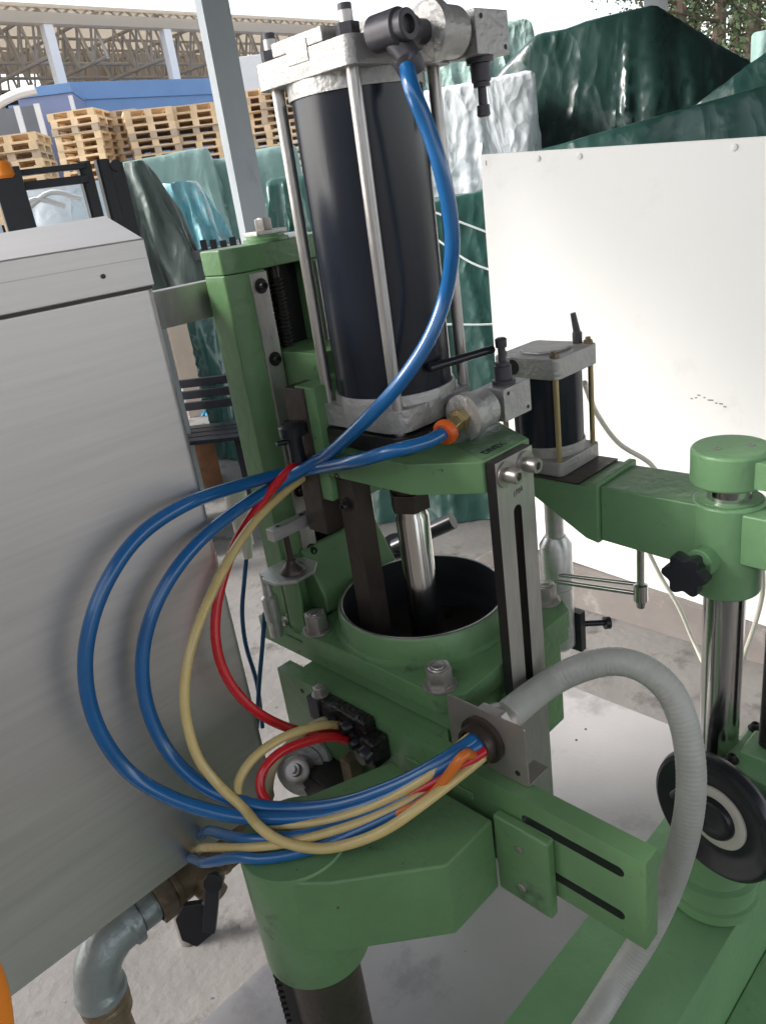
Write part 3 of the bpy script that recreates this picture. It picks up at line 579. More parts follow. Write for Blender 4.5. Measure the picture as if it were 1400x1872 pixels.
# ------------------------------------------------------------------ hoses
def hose(name, pts, r, m, label, cat='hose', n=14, group=None, step=.007, ribs=0):
    return tag(MB().tube(spline([Vector(p) if len(p) == 3 and not isinstance(p[0], int) else at(*p) for p in pts], step), r, n, ribs).build(name, m, smooth=60), label, cat, group)
hose('air_hose', [(-.0545, -.1405, 1.676), (752, 160, .96), (782, 235, .96), (806, 310, .96), (822, 390, .965), (826, 460, .97), (814, 540, .98), (784, 620, .97), (735, 695, .965), (672, 765, .985), (610, 822, 1.05), (575, 845, 1.10),
     (510, 885, 1.12), (430, 935, 1.04), (350, 1005, .975), (290, 1095, .945), (262, 1190, .93), (268, 1285, .918), (305, 1370, .902), (365, 1432, .872), (440, 1466, .84), (520, 1478, .825), (620, 1470, .80), (720, 1437, .785), (800, 1396, .785), (-.19, -.257, .883), (-.15, -.257, .883)],
     .0094, 'blue_hose', 'thick blue hose from the top of the black cylinder, inner of the two big loops')
hose('air_hose', [(-.040, -.1297, 1.24), (780, 808, .97), (720, 824, .95), (650, 843, .99), (580, 856, 1.10), (510, 868, 1.13), (430, 890, 1.05), (340, 922, .97), (255, 980, .94), (195, 1065, .915), (162, 1160, .90), (158, 1250, .892), (182, 1335, .885), (235, 1410, .875), (310, 1457, .855), (400, 1486, .83), (490, 1496, .815), (600, 1490, .795), (700, 1460, .78), (790, 1412, .78), (-.19, -.264, .878), (-.15, -.264, .878)],
     .0094, 'blue_hose', 'thick blue hose with orange ring from the cylinder foot, outermost loop at left')
hose('air_hose', [(560, 868, 1.155), (520, 900, 1.12), (470, 948, 1.06), (425, 1012, 1.0), (385, 1090, .95), (352, 1175, .915), (338, 1255, .895), (343, 1325, .88), (365, 1390, .865), (405, 1440, .85), (445, 1477, .825), (475, 1512, .788), (515, 1538, .772), (575, 1551, .756), (630, 1545, .746), (700, 1519, .738), (770, 1472, .742), (-.198, -.27, .862), (-.15, -.27, .862)],
     .0068, 'yellow_hose', 'long yellow hose from the hose clip looping below the blue hoses')
hose('air_hose', [at(588, 805, 1.15), (560, 833, 1.145), (520, 868, 1.12), (475, 922, 1.08), (435, 985, 1.04), (407, 1060, 1.0), (394, 1135, .98), (400, 1200, .965), (425, 1255, .955), (468, 1300, .95), (520, 1328, .955), (570, 1340, .96), (-.218, -.012, .79)],
     .0072, 'red_hose', 'red hose hanging in an arc from the black connector to the valve block')
hose('air_hose', [(-.222, -.008, .81), (590, 1326, .94), (545, 1337, .91), (500, 1358, .89), (460, 1390, .875), (436, 1430, .86), (438, 1468, .84), (465, 1496, .825), (520, 1508, .805), (600, 1500, .785), (690, 1470, .775), (780, 1420, .775), (-.20, -.247, .880), (-.15, -.25, .882)],
     .0064, 'yellow_hose', 'yellow hose curling from the valve block round to the conduit')
hose('air_hose', [(-.222, .03, .80), (590, 1318, .955), (560, 1333, .94), (528, 1362, .93), (505, 1392, .925), (494, 1425, .92), (492, 1465, .92), (496, 1510, .93), (500, 1560, .96)],
     .0062, 'pale_hose', 'short pale cream hose dropping behind the red curl at the valve block')
hose('air_hose', [(-.222, -.03, .79), (605, 1348, .93), (560, 1356, .905), (515, 1374, .885), (485, 1402, .87), (475, 1432, .86), (484, 1460, .845), (515, 1482, .825), (600, 1492, .795), (700, 1474, .775), (790, 1432, .772), (-.195, -.272, .872), (-.15, -.272, .872)],
     .0066, 'red_hose', 'red hose making a tight curl in front of the valve block')
hose('air_hose', [(-.15, -.246, .868), (-.195, -.246, .868), (780, 1436, .775), (700, 1480, .77), (620, 1510, .775), (540, 1528, .785), (470, 1534, .80), (425, 1529, .83), (-.45, .02, .765), (-.435, .09, .70), (-.42, .16, .635), (-.40, .28, .55)],
     .0072, 'blue_hose', 'blue hose from the conduit crossing the arm boss, upper of the pair at its left')
hose('air_hose', [(-.15, -.262, .856), (-.195, -.262, .856), (780, 1455, .765), (700, 1498, .758), (620, 1534, .76), (550, 1558, .765), (480, 1570, .778), (430, 1567, .80), (-.482, -.02, .76), (-.472, .05, .71), (-.45, .14, .635), (-.43, .28, .54)],
     .0072, 'blue_hose', 'lowest blue hose wrapping in front of the round arm boss')
hose('air_hose', [(-.15, -.25, .858), (-.195, -.25, .858), (770, 1450, .768), (690, 1492, .762), (600, 1522, .768), (520, 1542, .778), (450, 1549, .80), (-.472, .0, .765), (-.455, .07, .70), (-.44, .16, .625), (-.42, .28, .52)],
     .006, 'yellow_hose', 'yellow hose between the two blue hoses on the round arm boss')
hose('air_hose', [(-.15, -.262, .868), (-.20, -.264, .869), (845, 1383, .765), (790, 1452, .76), (730, 1484, .758), (670, 1506, .762), (600, 1520, .775), (540, 1524, .80)],
     .0066, 'orange_hose', 'orange hose coming out of the conduit among the blue ones')
hose('thin_hose', [(452, 1006, 1.30), (447, 1060, 1.30), (443, 1120, 1.295), (450, 1180, 1.285), (470, 1250, 1.27), (480, 1330, 1.26)], .0042, 'blue_thin', 'thin blue tube hanging from a brown fitting beside the tank edge', n=10)
hose('thin_hose', [(484, 1120, 1.22), (480, 1180, 1.22), (474, 1250, 1.215), (470, 1330, 1.21)], .0042, 'blue_thin', 'thin blue tube hanging under the left flange of the press', n=10)
tag(MB().lathe(at(452, 1008, 1.30), (.05, .05, 1), [(-.012, .009), (.0, .010), (.012, .012), (.013, .015), (.06, .016), (.065, .02), (.12, .02)], 16).build('tube_fitting', 'white_tube', None), 'cream tube fitting with a thin blue tube, between tank and column', 'fitting')
hose('conduit', [(-.150, -.257, .872), (-.115, -.258, .876), (1000, 1252, .965), (1060, 1222, .975), (1120, 1209, .98), (1175, 1222, .975), (1222, 1262, .965), (1250, 1325, .95), (1262, 1400, .93), (1260, 1475, .915), (1245, 1550, .905), (1218, 1630, .90), (1180, 1710, .885), (1130, 1790, .85), (1085, 1862, .80), (1040, 1930, .755), (990, 2010, .71)],
     .0208, 'conduit', 'thick grey corrugated conduit arching from the bracket down over the green beam', 'conduit', n=24, step=.0017, ribs=.010)
hose('air_hose', [(1068, 700, 1.36), (1090, 755, 1.5), (1130, 810, 1.55), (1190, 850, 1.6), (1210, 900, 1.62), (1170, 960, 1.66), (1200, 1040, 1.7), (1240, 1110, 1.72), (1268, 1175, 1.75), (1300, 1240, 1.72), (1330, 1260, 1.66), (1362, 1190, 1.62), (1392, 1090, 1.6), (1390, 1010, 1.5), (1385, 960, 1.35), (.31, -.52, 1.03)],
     .0052, 'white_tube', 'thin whitish hose from the small cylinder hanging before the white panel', n=10)

# ------------------------------------------------------------------ panel and posts round the machines, added wall
rnd = random.Random(4)
Z = Vector((0, 0, 1))
def frame(px, d, rot=0, py=300):
    'ground point d metres off below an image column, with right and forward directions'
    g = at(px, py, d); g.z = 0; f = (g-Vector((CAM.x, CAM.y, 0))).normalized(); f = Matrix.Rotation(R(rot), 3, 'Z') @ f
    return g, Vector((f.y, -f.x, 0)), f
def fbox(mb, fr, x0, x1, y0, y1, z0, z1):
    g, r, f = fr
    return mb.obox(g+r*(x0+x1)/2+f*(y0+y1)/2+Z*(z0+z1)/2, r*(x1-x0)/2, f*(y1-y0)/2, Z*(z1-z0)/2)
def zat(px, py, d): return at(px, py, d).z
# white panel standing on a low kerb
PN = thing('white_partition', (1.45, .2, .12), 'large white laminated board standing upright behind the small cylinder', 'panel')
def ptilt(b, z): return (b, z + .075*(b-.45))        # the panel stands slightly askew
pm = MB().prism([ptilt(.935, .165), ptilt(-1.1, .165), ptilt(-1.1, 1.575), ptilt(.925, 1.575)], 1.425, 1.443, 'x').build('panel_sheet', 'white_panel', PN, bevel=.001)
for b in (.70, .555, .10, -.3): MB().lathe((1.4248, b, ptilt(b, 1.553)[1]), (-1, 0, 0), [(0, .009), (.003, .009), (.005, .005)], 16).build('panel_rivet', 'white_paint', PN)
MB().box(1.4243, 1.4247, .90, .904, 1.575, 1.59).build('panel_chip', 'scuff', PN)
for k in range(9):
    b = .20-.013*k+rnd.uniform(-.003, .003); z = .858-.004*abs(k-2)+rnd.uniform(-.003, .003); w_ = rnd.uniform(.002, .006)
    MB().box(1.4242, 1.4247, b-w_, b+w_, z-.002, z+.002).build('panel_scuff', 'scuff', PN, smooth=0)
tag(MB().prism([(1.2, 0), (.95, .19), (.2, .15), (-1.3, .035), (-1.3, 0)], 1.40, 1.47, 'x').build('low_kerb', 'kerb', bevel=.004), 'low brownish concrete kerb below the white panel', 'kerb')
MB().box(1.48, 1.52, .3, .34, 0, 1.5).build('panel_prop', 'galv', PN)
def channel_post(name, px, py, d, w_, ztop, rot, label):
    g, r, f = frame(px, d, rot); g = at(px, py, d); g.z = 0; mb = MB()
    mb.prism([(-w_/2, -w_*.35), (w_/2, -w_*.35), (w_/2, w_*.35), (w_*.28, w_*.35), (w_*.28, w_*.27), (w_*.42, w_*.27), (w_*.42, -w_*.27), (-w_*.42, -w_*.27), (-w_*.42, w_*.27), (-w_*.28, w_*.27), (-w_*.28, w_*.35), (-w_/2, w_*.35)], 0.012, ztop)
    mb.v = [tuple(g+r*x+f*y+Z*z) for x, y, z in mb.v]
    t = thing(name, g, label, 'post'); mb.build('post_profile', 'galv', t, bevel=.002)
    b = MB(); b.obox(g+Z*.006, r*w_, f*w_, Z*.006); b.build('post_foot_plate', 'galv', t)
    return t
channel_post('galvanised_post', 424, 200, 2.8, .088, 2.999, 20, 'galvanised steel channel post rising behind the green column')
channel_post('galvanised_post', 1198, 15, 6.2, .145, 2.999, 0, 'galvanised steel post rising behind the dark tarpaulin at right')
tag(MB().box(-2.8, -2.7, -4.5, 1.2, 0, 2.3).build('blocker_wall', 'hall_wall', smooth=0), 'unseen plain wall left of the viewer, added to block light', 'wall')  # unseen wall, added to hold back light from the left

# ------------------------------------------------------------------ draped things in the yard
def ridge(p): return 1-min(1, abs(noise.noise(p))*2.6)
def hull_tarp(name, fr, pts, m, label, seed, amp=.035, L=.055, ropes=(), kf=5.5, cat='tarpaulin'):
    'sheet stretched tight over the corners of what it covers and falling in folds to its hem'
    g, r, f = fr; bm = bmesh.new(); vv = [bm.verts.new(p) for p in pts]
    h = bmesh.ops.convex_hull(bm, input=vv); bmesh.ops.delete(bm, geom=list({e for e in h['geom_interior']+h['geom_unused'] if isinstance(e, bmesh.types.BMVert)}), context='VERTS')
    bm.normal_update(); bmesh.ops.delete(bm, geom=[q for q in bm.faces if q.normal.z < -.8], context='FACES_ONLY')
    bmesh.ops.triangulate(bm, faces=bm.faces)
    for _ in range(7):
        ed = [e for e in bm.edges if e.calc_length() > L*1.4]
        if not ed: break
        bmesh.ops.subdivide_edges(bm, edges=ed, cuts=1, use_grid_fill=False); bmesh.ops.triangulate(bm, faces=bm.faces)
    for _ in range(2): bmesh.ops.smooth_vert(bm, verts=[v for v in bm.verts if not v.is_boundary], factor=.5, use_axis_x=True, use_axis_y=True, use_axis_z=True)
    bm.normal_update(); zt = max(p[2] for p in pts); cx = sum(p[0] for p in pts)/len(pts); cy = sum(p[1] for p in pts)/len(pts); mv = []
    for v in bm.verts:
        c = v.co; a = math.atan2(c.y-cy, c.x-cx); s_ = max(0, (zt-c.z)/zt); ca, sa = math.cos(a), math.sin(a)
        w1 = ridge(Vector((ca*kf*.32+seed, sa*kf*.32, c.z*.12))); w2 = ridge(Vector((ca*kf*.9+c.z*.35, sa*kf*.9+seed, c.z*.3+3)))
        vd = noise.voronoi(Vector((c.x*1.3+seed, c.y*1.3+c.z*.5, c.z*.9-c.x*.6)))[0]; cr = min(.6, vd[1]-vd[0])
        side = 1-abs(v.normal.z)
        mv.append((v, v.normal*(amp*side*min(1, s_*4+.1)*(1.5*(w1**2-.3)+.45*(w2**3-.2)) + amp*1.1*(cr-.25))))
    for v, q in mv: v.co += q; v.co.z = max(.004, v.co.z)
    for v in bm.verts: v.co = g+r*v.co.x+f*v.co.y+Z*v.co.z
    bmesh.ops.recalc_face_normals(bm, faces=bm.faces); me = bpy.data.meshes.new(name); bm.to_mesh(me); bm.free()
    for p in me.polygons: p.use_smooth = True
    me.set_sharp_from_angle(angle=R(55)); o = link(name, me, m); tag(o, label, cat)
    for path in ropes:
        MB().tube(spline([g+r*x+f*y+Z*z for x, y, z in path], .04), .0055, 6).build('rope', 'tape_white', o)
    return o
def hem(x0, x1, y0, y1, seed, n=9, jit=.12):
    rn = random.Random(seed); return [((x0+x1)/2+(x1-x0)/2*math.cos(6.283*k/n)*rn.uniform(1-jit, 1+jit), (y0+y1)/2+(y1-y0)/2*math.sin(6.283*k/n)*rn.uniform(1-jit, 1+jit), 0) for k in range(n)]
def tarp(name, px, d, wt, dt, wb, db, h, m, label, seed, rot=0, folds=(5, 9, 14), amp=.05, slope=(0, 0), zb=0, bump=.03, cat='tarpaulin', off=(0, 0), group=None, nu=168, parent=None, strings=0):
    'cloth over a heap: flat-ish top wt x dt at height h, hem wb x db at height zb'
    g, r, f = frame(px, d, rot); rn = random.Random(seed); ph = [rn.uniform(0, 7) for _ in folds]; v = []; fc = []
    def per(u, ww, dd):
        a = 2*math.pi*u; c, s_ = math.cos(a), math.sin(a); k = (abs(c)**4.5+abs(s_)**4.5)**(-1/4.5); return c*k*ww/2, s_*k*dd/2
    rows = [('t', i/8) for i in range(1, 9)] + [('s', i/26) for i in range(1, 27)]
    for kind, t in rows:
        for i in range(nu):
            u = i/nu
            if kind == 't':
                x, y = per(u, wt, dt); x *= t; y *= t; z = h
                z += slope[0]*x + slope[1]*y
            else:
                x0, y0 = per(u, wt, dt); x1, y1 = per(u, wb, db); e = t**.85
                x, y = x0+(x1-x0)*e, y0+(y1-y0)*e; z0 = h+slope[0]*x0+slope[1]*y0; z = z0+(zb-z0)*t
                fo = sum(math.sin(2*math.pi*u*k+p+1.3*math.sin(3*t+p))/(1+j*.5) for j, (k, p) in enumerate(zip(folds, ph)))
                fo = (abs(fo)**.7)*(1 if fo > 0 else -1)
                q = amp*fo*min(1, t*2.5)*(.5+.7*t); L = math.hypot(x, y)+1e-6; x += x/L*q; y += y/L*q
            n3 = noise.noise_vector(Vector((x*2.1/wb+seed, y*2.1/db, z*1.2)))*bump + noise.noise_vector(Vector((x*7/wb+seed, y*7/db, z*4)))*bump*.35
            p = g+r*(x+off[0]+n3.x)+f*(y+off[1]+n3.y)+Z*max(zb if zb else .004, z+n3.z); v.append(p)
    top = g+r*off[0]+f*off[1]+Z*(h+bump*.3); v.append(top); n0 = len(v)-1
    for i in range(nu): fc.append((n0, i, (i+1) % nu))
    for j in range(len(rows)-1):
        for i in range(nu): fc.append((j*nu+i, (j+1)*nu+i, (j+1)*nu+(i+1) % nu, j*nu+(i+1) % nu))
    mb = MB(); mb.add(v, fc); o = mb.build(name, m, parent, smooth=75)
    if not parent: tag(o, label, cat, group)
    for k in range(strings):
        row = 9+rn.randrange(0, 3); i0 = rn.randrange(nu); path = []
        for q in range(0, 24, 1):
            j = min(row+q, len(rows)-1); i = (i0+int(q*.5*(1 if k % 2 else -1))) % nu; p = v[j*nu+i]; cdir = (p-top); cdir.z = 0
            path.append(p+cdir.normalized()*.012+Z*.004)
        MB().tube(path, .006, 6).build('rope', 'tape_white', o)
    return o
hull_tarp('tarpaulin', frame(1090, 5.4), [(-.33, .05, 2.28), (.34, .0, 2.32), (-.36, .7, 2.28), (.36, .7, 2.30), (-.62, .1, 2.10), (.98, .1, 1.87), (1.0, .8, 1.85), (1.3, .3, 1.6)]+hem(-1.0, 1.6, -.55, 1.5, 3), 'tarp_dark', 'tall dark green glossy tarpaulin over a machine behind the white panel', 3, amp=.036, L=.042, kf=8)
hull_tarp('tarpaulin', frame(1480, 4.4), [(.15, .2, 2.10), (.7, .3, 2.2), (.2, 1.0, 2.0), (-.55, .25, 1.70), (-.95, .3, 1.52), (.9, .2, 1.8)]+hem(-1.2, 1.5, -.45, 1.5, 8), 'tarp_green', 'lighter green tarpaulin sloping up at the right edge', 8, amp=.022, L=.045)
hull_tarp('tarpaulin', frame(1250, 3.4), [(-.75, .3, 1.60), (-.2, .25, 1.66), (.4, .25, 1.70), (1.1, .25, 1.82), (-.7, .7, 1.58), (1.1, .8, 1.80)]+hem(-.95, 1.4, .0, 1.1, 12), 'tarp_green', 'low green tarpaulin just above the white panel edge', 12, amp=.02, L=.04)
hull_tarp('tarpaulin', frame(815, 3.7, 0, 600), [(-.45, .2, 1.44), (.38, .2, 1.50), (-.45, .8, 1.45), (.4, .8, 1.48), (.6, .2, 1.1), (-.62, .15, .9)]+hem(-.85, .85, -.32, 1.3, 21), 'tarp_green', 'shiny green tarpaulin between the black cylinder and the white panel', 21, amp=.036, L=.035, kf=6,
    ropes=(((-.1, .165, 1.47), (.12, .10, 1.36), (.34, .05, 1.25)), ((.0, .13, 1.30), (.15, .06, 1.18), (.33, .0, 1.10)), ((.0, -.03, .93), (.2, -.06, .91), (.45, -.05, .90))))
hull_tarp('film_bale', frame(850, 4.75), [(-.42, .1, 2.02), (.42, .1, 2.05), (-.42, .6, 2.0), (.42, .6, 2.02)]+hem(-.55, .55, 0, .8, 31), 'film_white', 'bale wrapped in white stretch film behind the blue hose', 31, amp=.022, L=.045, kf=11, cat='bale')
hull_tarp('tarpaulin', frame(850, 5.9), [(-.45, .1, 2.40), (.5, .1, 2.46), (-.5, .7, 2.4), (.5, .7, 2.4)]+hem(-.75, .75, -.05, 1.0, 37), 'film_green', 'crumpled pale green sheeting behind the hanging valve plunger', 37, amp=.07, L=.05, kf=13)
hull_tarp('tarpaulin', frame(470, 5.0, 0, 750), [(-.30, .2, 1.12), (.05, .15, 1.16), (.3, .2, 1.1), (.3, .6, 1.1), (-.2, .6, 1.1)]+hem(-.30, .6, -.2, 1.0, 41), 'tarp_green', 'small shiny green tarpaulin heap beside the dark chair', 41, amp=.04, L=.032, kf=7)
za, zc = zat(300, 284, 7.2), zat(455, 280, 7.6)
hull_tarp('tarpaulin', frame(300, 7.2), [(-.42, .1, za), (.40, .1, za+.04), (-.42, .8, za), (.42, .8, za), (.45, .05, za-.5)]+hem(-.5, .52, -.1, .95, 51), 'tarp_pale', 'pale grey-green tarpaulin over goods below the pallets, left one', 51, amp=.035, L=.06)
hull_tarp('tarpaulin', frame(455, 7.6), [(-.48, .1, zc), (.45, .1, zc+.03), (-.48, .8, zc), (.45, .8, zc), (.5, .05, zc-.6)]+hem(-.55, .6, -.1, .95, 57), 'tarp_pale', 'pale grey-green tarpaulin over goods below the pallets, right one', 57, amp=.035, L=.06)
zd = zat(520, 322, 6.4)
hull_tarp('tarpaulin', frame(520, 6.4), [(-.16, .1, zd), (.16, .1, zd), (-.16, .4, zd-.05), (.2, .4, zd)]+hem(-.32, .36, -.1, .6, 61), 'tarp_green', 'small green tarpaulin heap right of the galvanised post', 61, amp=.05, L=.05, kf=9)
tarp('tarpaulin', 1395, 9.5, .5, .5, .55, .55, zat(1395, 56, 9.5), 'tarp_pale', 'pale tarpaulin bundle in front of the trees', 66, folds=(5, 9, 15), amp=.04, off=(.1, .2))
tarp('cloth_cover', 232, 3.9, .10, .10, .40, .34, zat(206, 300, 3.9), 'tarp_grey', 'grey-green cover bunched over the forklift mast', 71, folds=(5, 9, 13), amp=.03, zb=1.24, bump=.02, cat='cover', off=(.04, .06))
tarp('plastic_bag', 322, 4.3, .18, .2, .34, .34, zat(310, 335, 4.0), 'bag_cyan', 'cyan and white plastic bag beside the grey cover', 77, folds=(5, 9, 14), amp=.025, zb=1.38, bump=.03, cat='bag', off=(0, .05))

# the stand the bag rests on
bs_ = thing('work_table', frame(335, 4.05)[0], 'dark cluttered table under the cyan plastic bag', 'table')
fr = frame(335, 4.05)
fbox(MB(), fr, -.35, .55, -.2, .5, 1.36, 1.40).build('table_top', 'grey_box', bs_, bevel=.003)
for x in (-.32, .5):
    for y in (-.15, .45): fbox(MB(), fr, x, x+.04, y, y+.04, 0, 1.36).build('table_leg', 'galv', bs_)
for k in range(9): fbox(MB(), fr, .0+.045*k, .03+.045*k, -.19, -.15, 1.401, 1.415+rnd.uniform(.01, .04)).build('tool_end', 'forklift_black', bs_)

# forklift behind the tank
fk = thing('forklift', frame(110, 3.6)[0], 'black forklift mast and guard frame with an orange beacon behind the tank', 'forklift')
fr = frame(110, 3.6, 6); D = 3.6
def fxz(px, py): 
    p = at(px, py, D); q = p-fr[0]; return q.dot(fr[1]), p.z
xm, zm = fxz(168, 292)
for dx in (-.055, .02): 
    m_ = MB(); fbox(m_, fr, xm+dx, xm+dx+.012, 0, .09, .05, zm); fbox(m_, fr, xm+dx, xm+dx+.05, 0, .012, .05, zm); m_.build('mast_channel', 'forklift_black', fk, bevel=.002)
m_ = MB(); m_.cyl(fr[0]+fr[1]*(xm+.09)+Z*(zm-.03)-fr[2]*.02, fr[0]+fr[1]*(xm+.09)+Z*(zm-.03)+fr[2]*.05, .022, 20); fbox(m_, fr, xm+.07, xm+.12, 0, .06, 1.3, zm-.02); m_.build('mast_roller', 'forklift_black', fk)
x2, z2 = fxz(14, 320)
fbox(MB(), fr, x2-.06, x2+.045, -.1, 0, .05, z2+.02).build('guard_upright', 'forklift_black', fk, bevel=.004)
for za, th_ in ((fxz(70, 313)[1], .022), (fxz(70, 338)[1], .03)):
    fbox(MB(), fr, x2-.1, xm-.03, -.02, .03, za-th_/2, za+th_/2).build('guard_bar', 'forklift_black', fk, bevel=.003)
fbox(MB(), fr, xm-.2, xm+.1, .1, .6, .1, 1.30).build('truck_body', 'forklift_black', fk, bevel=.02)
p = at(8, 316, 3.5); MB().lathe((p.x, p.y, p.z-.02), (0, 0, 1), [(0, .03), (.01, .04), (.05, .036), (.06, .028)], 20).build('beacon', 'orange', fk)
for x_, z_ in ((60, 385), (90, 372)):
    a_, b_ = at(x_-40, z_+10, 4.1), at(x_+60, z_-8, 4.1)
    MB().tube(spline([a_, (a_+b_)/2+Z*.05, b_], .03), .012, 8).build('guard_tube', 'white_paint', fk)
tarp('film_bale', 85, 5.2, .55, .5, .7, .6, zat(80, 345, 5.2), 'film_white', 'white film covered load seen through the forklift frame', 83, folds=(4, 7, 11), amp=.03, cat='bale')

# dark slatted chair beyond the tank
ch_ = thing('chair', frame(385, 4.5, py=800)[0], 'dark slatted wooden chair between the tank and the green column', 'chair')
fr = frame(385, 4.5, -20, 800); w2 = .23
for x in (-w2, w2-.03): fbox(MB(), fr, x, x+.035, .17, .205, .0, .68).build('back_post', 'black_plastic', ch_, bevel=.003)
for z_ in (.62, .55, .48): fbox(MB(), fr, -w2-.05, w2+.02, .16, .185, z_, z_+.05).build('back_slat', 'black_plastic', ch_, bevel=.004)
for k in range(4): fbox(MB(), fr, -w2-.02, w2+.02, -.2+.09*k, -.13+.09*k, .37, .395).build('seat_slat', 'black_plastic', ch_, bevel=.003)
for x in (-w2, w2-.03): fbox(MB(), fr, x, x+.035, -.19, -.155, 0, .37).build('front_leg', 'black_plastic', ch_, bevel=.003)
for x in (-w2, w2-.03): fbox(MB(), fr, x, x+.035, -.15, .17, .12, .15).build('side_rail', 'black_plastic', ch_, bevel=.003)
fbox(MB(), frame(372, 4.6, 0, 860), -.1, .1, 0, .25, 0, .3).build('crate', 'rust', None, bevel=.004)
tag(bpy.data.objects['crate'], 'rusty brown crate under the dark chair', 'crate')
# wooden post, cardboard, rag and white block on the sunny floor
g0 = at(350, 690, 6.6); g0.z = 0
pw = thing('leaning_post', g0, 'pale brown wooden post with a board standing on the sunny floor', 'post')
fr = (g0, *frame(330, 6.6, 0, 600)[1:])
fbox(MB(), fr, -.09, .07, -.05, .05, 0, 1.18).build('post_beam', 'cardboard', pw, bevel=.004)
fbox(MB(), fr, -.4, -.07, -.03, .0, .28, 1.05).build('post_board', 'cardboard', pw, bevel=.004)
q = at(312, 652, 6.9); tag(tarp('rag', 290, 6.6, .08, .1, .2, .2, .07, 'blue_rag', 'blue rag lying on the sunny floor', 91, amp=.02, bump=.02, cat='rag'), 'blue rag lying on the sunny floor', 'rag')
fr = frame(365, 9.0, 0, 500); wb_ = thing('white_box', fr[0], 'white box on the sunny floor right of the wooden post', 'box')
fbox(MB(), fr, -.3, .45, 0, .5, .45, .80).build('box_body', 'white_paint', wb_, bevel=.01); fbox(MB(), fr, -.3, .45, .0, .5, 0, .44).build('box_base', 'white_paint', wb_, bevel=.01)

# ------------------------------------------------------------------ pallets, containers, hall, trees
def pallet_mesh():
    mb = MB()
    for x in (-.43, 0, .43):
        for y in (-.5, 0, .5): mb.box(x-.07, x+.07, y-.05, y+.05, .022, .1)
    for y in (-.5, 0, .5): mb.box(-.5, .5, y-.05, y+.05, 0, .022)
    for x in (-.43, 0, .43): mb.box(x-.07, x+.07, -.55, .55, .1, .122)
    for k in range(8): mb.box(-.5, .5, -.55+.1425*k, -.55+.1425*k+.1, .122, .144)
    return mb
PALS = []
for m_ in ('pallet_wood', 'pallet_wood_new', 'pallet_wood_old'):
    me = pallet_mesh().mesh('pallet', smooth=0); me.materials.append(M[m_]); PALS.append(me)
def stack(px, ytop, d, rot, label, z0=0):
    g, r, f = frame(px, d, rot); n = int(round(zat(px, ytop, d)/.144)); a0 = math.atan2(r.y, r.x)
    for k in range(n):
        me = rnd.choices(PALS, (4, 3, 3))[0]; o = bpy.data.objects.new('pallet', me); COL.objects.link(o)
        o.location = g+r*rnd.uniform(-.025, .025)+f*rnd.uniform(-.03, .03)+Z*(k*.144+.001); o.rotation_euler = (0, 0, a0+R(rnd.uniform(-1.5, 1.5)))
        tag(o, label, 'pallet', 'pallets in '+label.split(' in ', 1)[1])
stack(40, 243, 17, -14, 'wooden pallet in the low stack at the left edge')
stack(172, 205, 19.4, -20, 'wooden pallet in the stack beside the white post')
stack(226, 203, 20.2, 3, 'wooden pallet in the stack above the left pale tarpaulin')
stack(290, 196, 19.2, 4, 'wooden pallet in the tallest stack left of the galvanised post')
stack(371, 188, 19.4, 3, 'wooden pallet in the stack crossing the galvanised post')
stack(470, 170, 19.6, 2, 'wooden pallet in the stack right of the galvanised post')
stack(535, 158, 19.3, 2, 'wooden pallet in the stack behind the left tie rod')
# blue containers
fr = frame(125, 24, 38); bc = thing('blue_container', fr[0], 'long blue container behind the pallet stacks', 'container')
h_ = zat(125, 150, 24)
def tocol(px, fr_):                                # where a view column crosses the front of a frame
    v = at(px, 150, 1)-CAM; v.z = 0; g, r, f = fr_; t = (g-Vector((CAM.x, CAM.y, 0))).dot(f)/v.dot(f); return (Vector((CAM.x, CAM.y, 0))+v*t-g).dot(r)
fr = frame(125, 24, 23, 150); xr = tocol(640, fr)
fbox(MB(), fr, 0, xr, 0, 2.4, .15, h_).build('container_body', 'container_blue', bc, bevel=.01)
fbox(MB(), fr, -.03, xr, -.04, 2.44, h_-.42, h_-.36).build('top_rail', 'container_blue', bc)
for x in (0, xr/2, xr-.2): fbox(MB(), fr, x, x+.2, .1, 2.3, 0, .15).build('container_foot', 'container_dark', bc)
fr2 = frame(66, 22.4, -12); x3 = tocol(127, fr2); ec = thing('blue_cabin', fr2[0], 'dull violet-blue cabin at the end of the long blue container', 'cabin')
fbox(MB(), fr2, 0, x3, 0, 1.6, 0, zat(90, 172, 22.4)).build('cabin_body', 'container_dark', ec, bevel=.01)
fbox(MB(), fr2, -.05, x3+.02, -.05, 1.65, zat(90, 176, 22.4), zat(90, 158, 22.4)).build('cabin_roof', 'container_blue', ec, bevel=.01)
fbox(MB(), fr2, x3-.1, x3+.0, -.06, -.002, 0, zat(125, 178, 22.4)).build('corner_post', 'white_paint', ec)
fbox(MB(), fr2, -.3, -.02, .2, 1.6, 0, zat(62, 186, 22.4)).build('cabin_side', 'container_blue', ec, bevel=.01)
fr3 = frame(20, 21, -10); aw = thing('awning', fr3[0], 'white awning over a dark grey recess at the left edge', 'awning')
a_, b_ = tocol(-60, fr3), tocol(62, fr3); zr = zat(20, 186, 21)
pts = [fr3[0]+fr3[1]*(a_+(b_-a_)*t)+Z*(zr-.25+.42*math.sin(.5*math.pi*t)) for t in (0, .25, .5, .75, 1)]
MB().tube(spline(pts, .2), .10, 8).build('awning_edge', 'white_paint', aw)
fbox(MB(), fr3, a_, b_-.2, .6, .8, 0, zr-.05).build('recess_wall', 'grey_box', aw)
for x in (tocol(12, fr3), tocol(50, fr3)): fbox(MB(), fr3, x, x+.12, .0, .12, 0, zr-.1).build('awning_post', 'white_paint', aw)
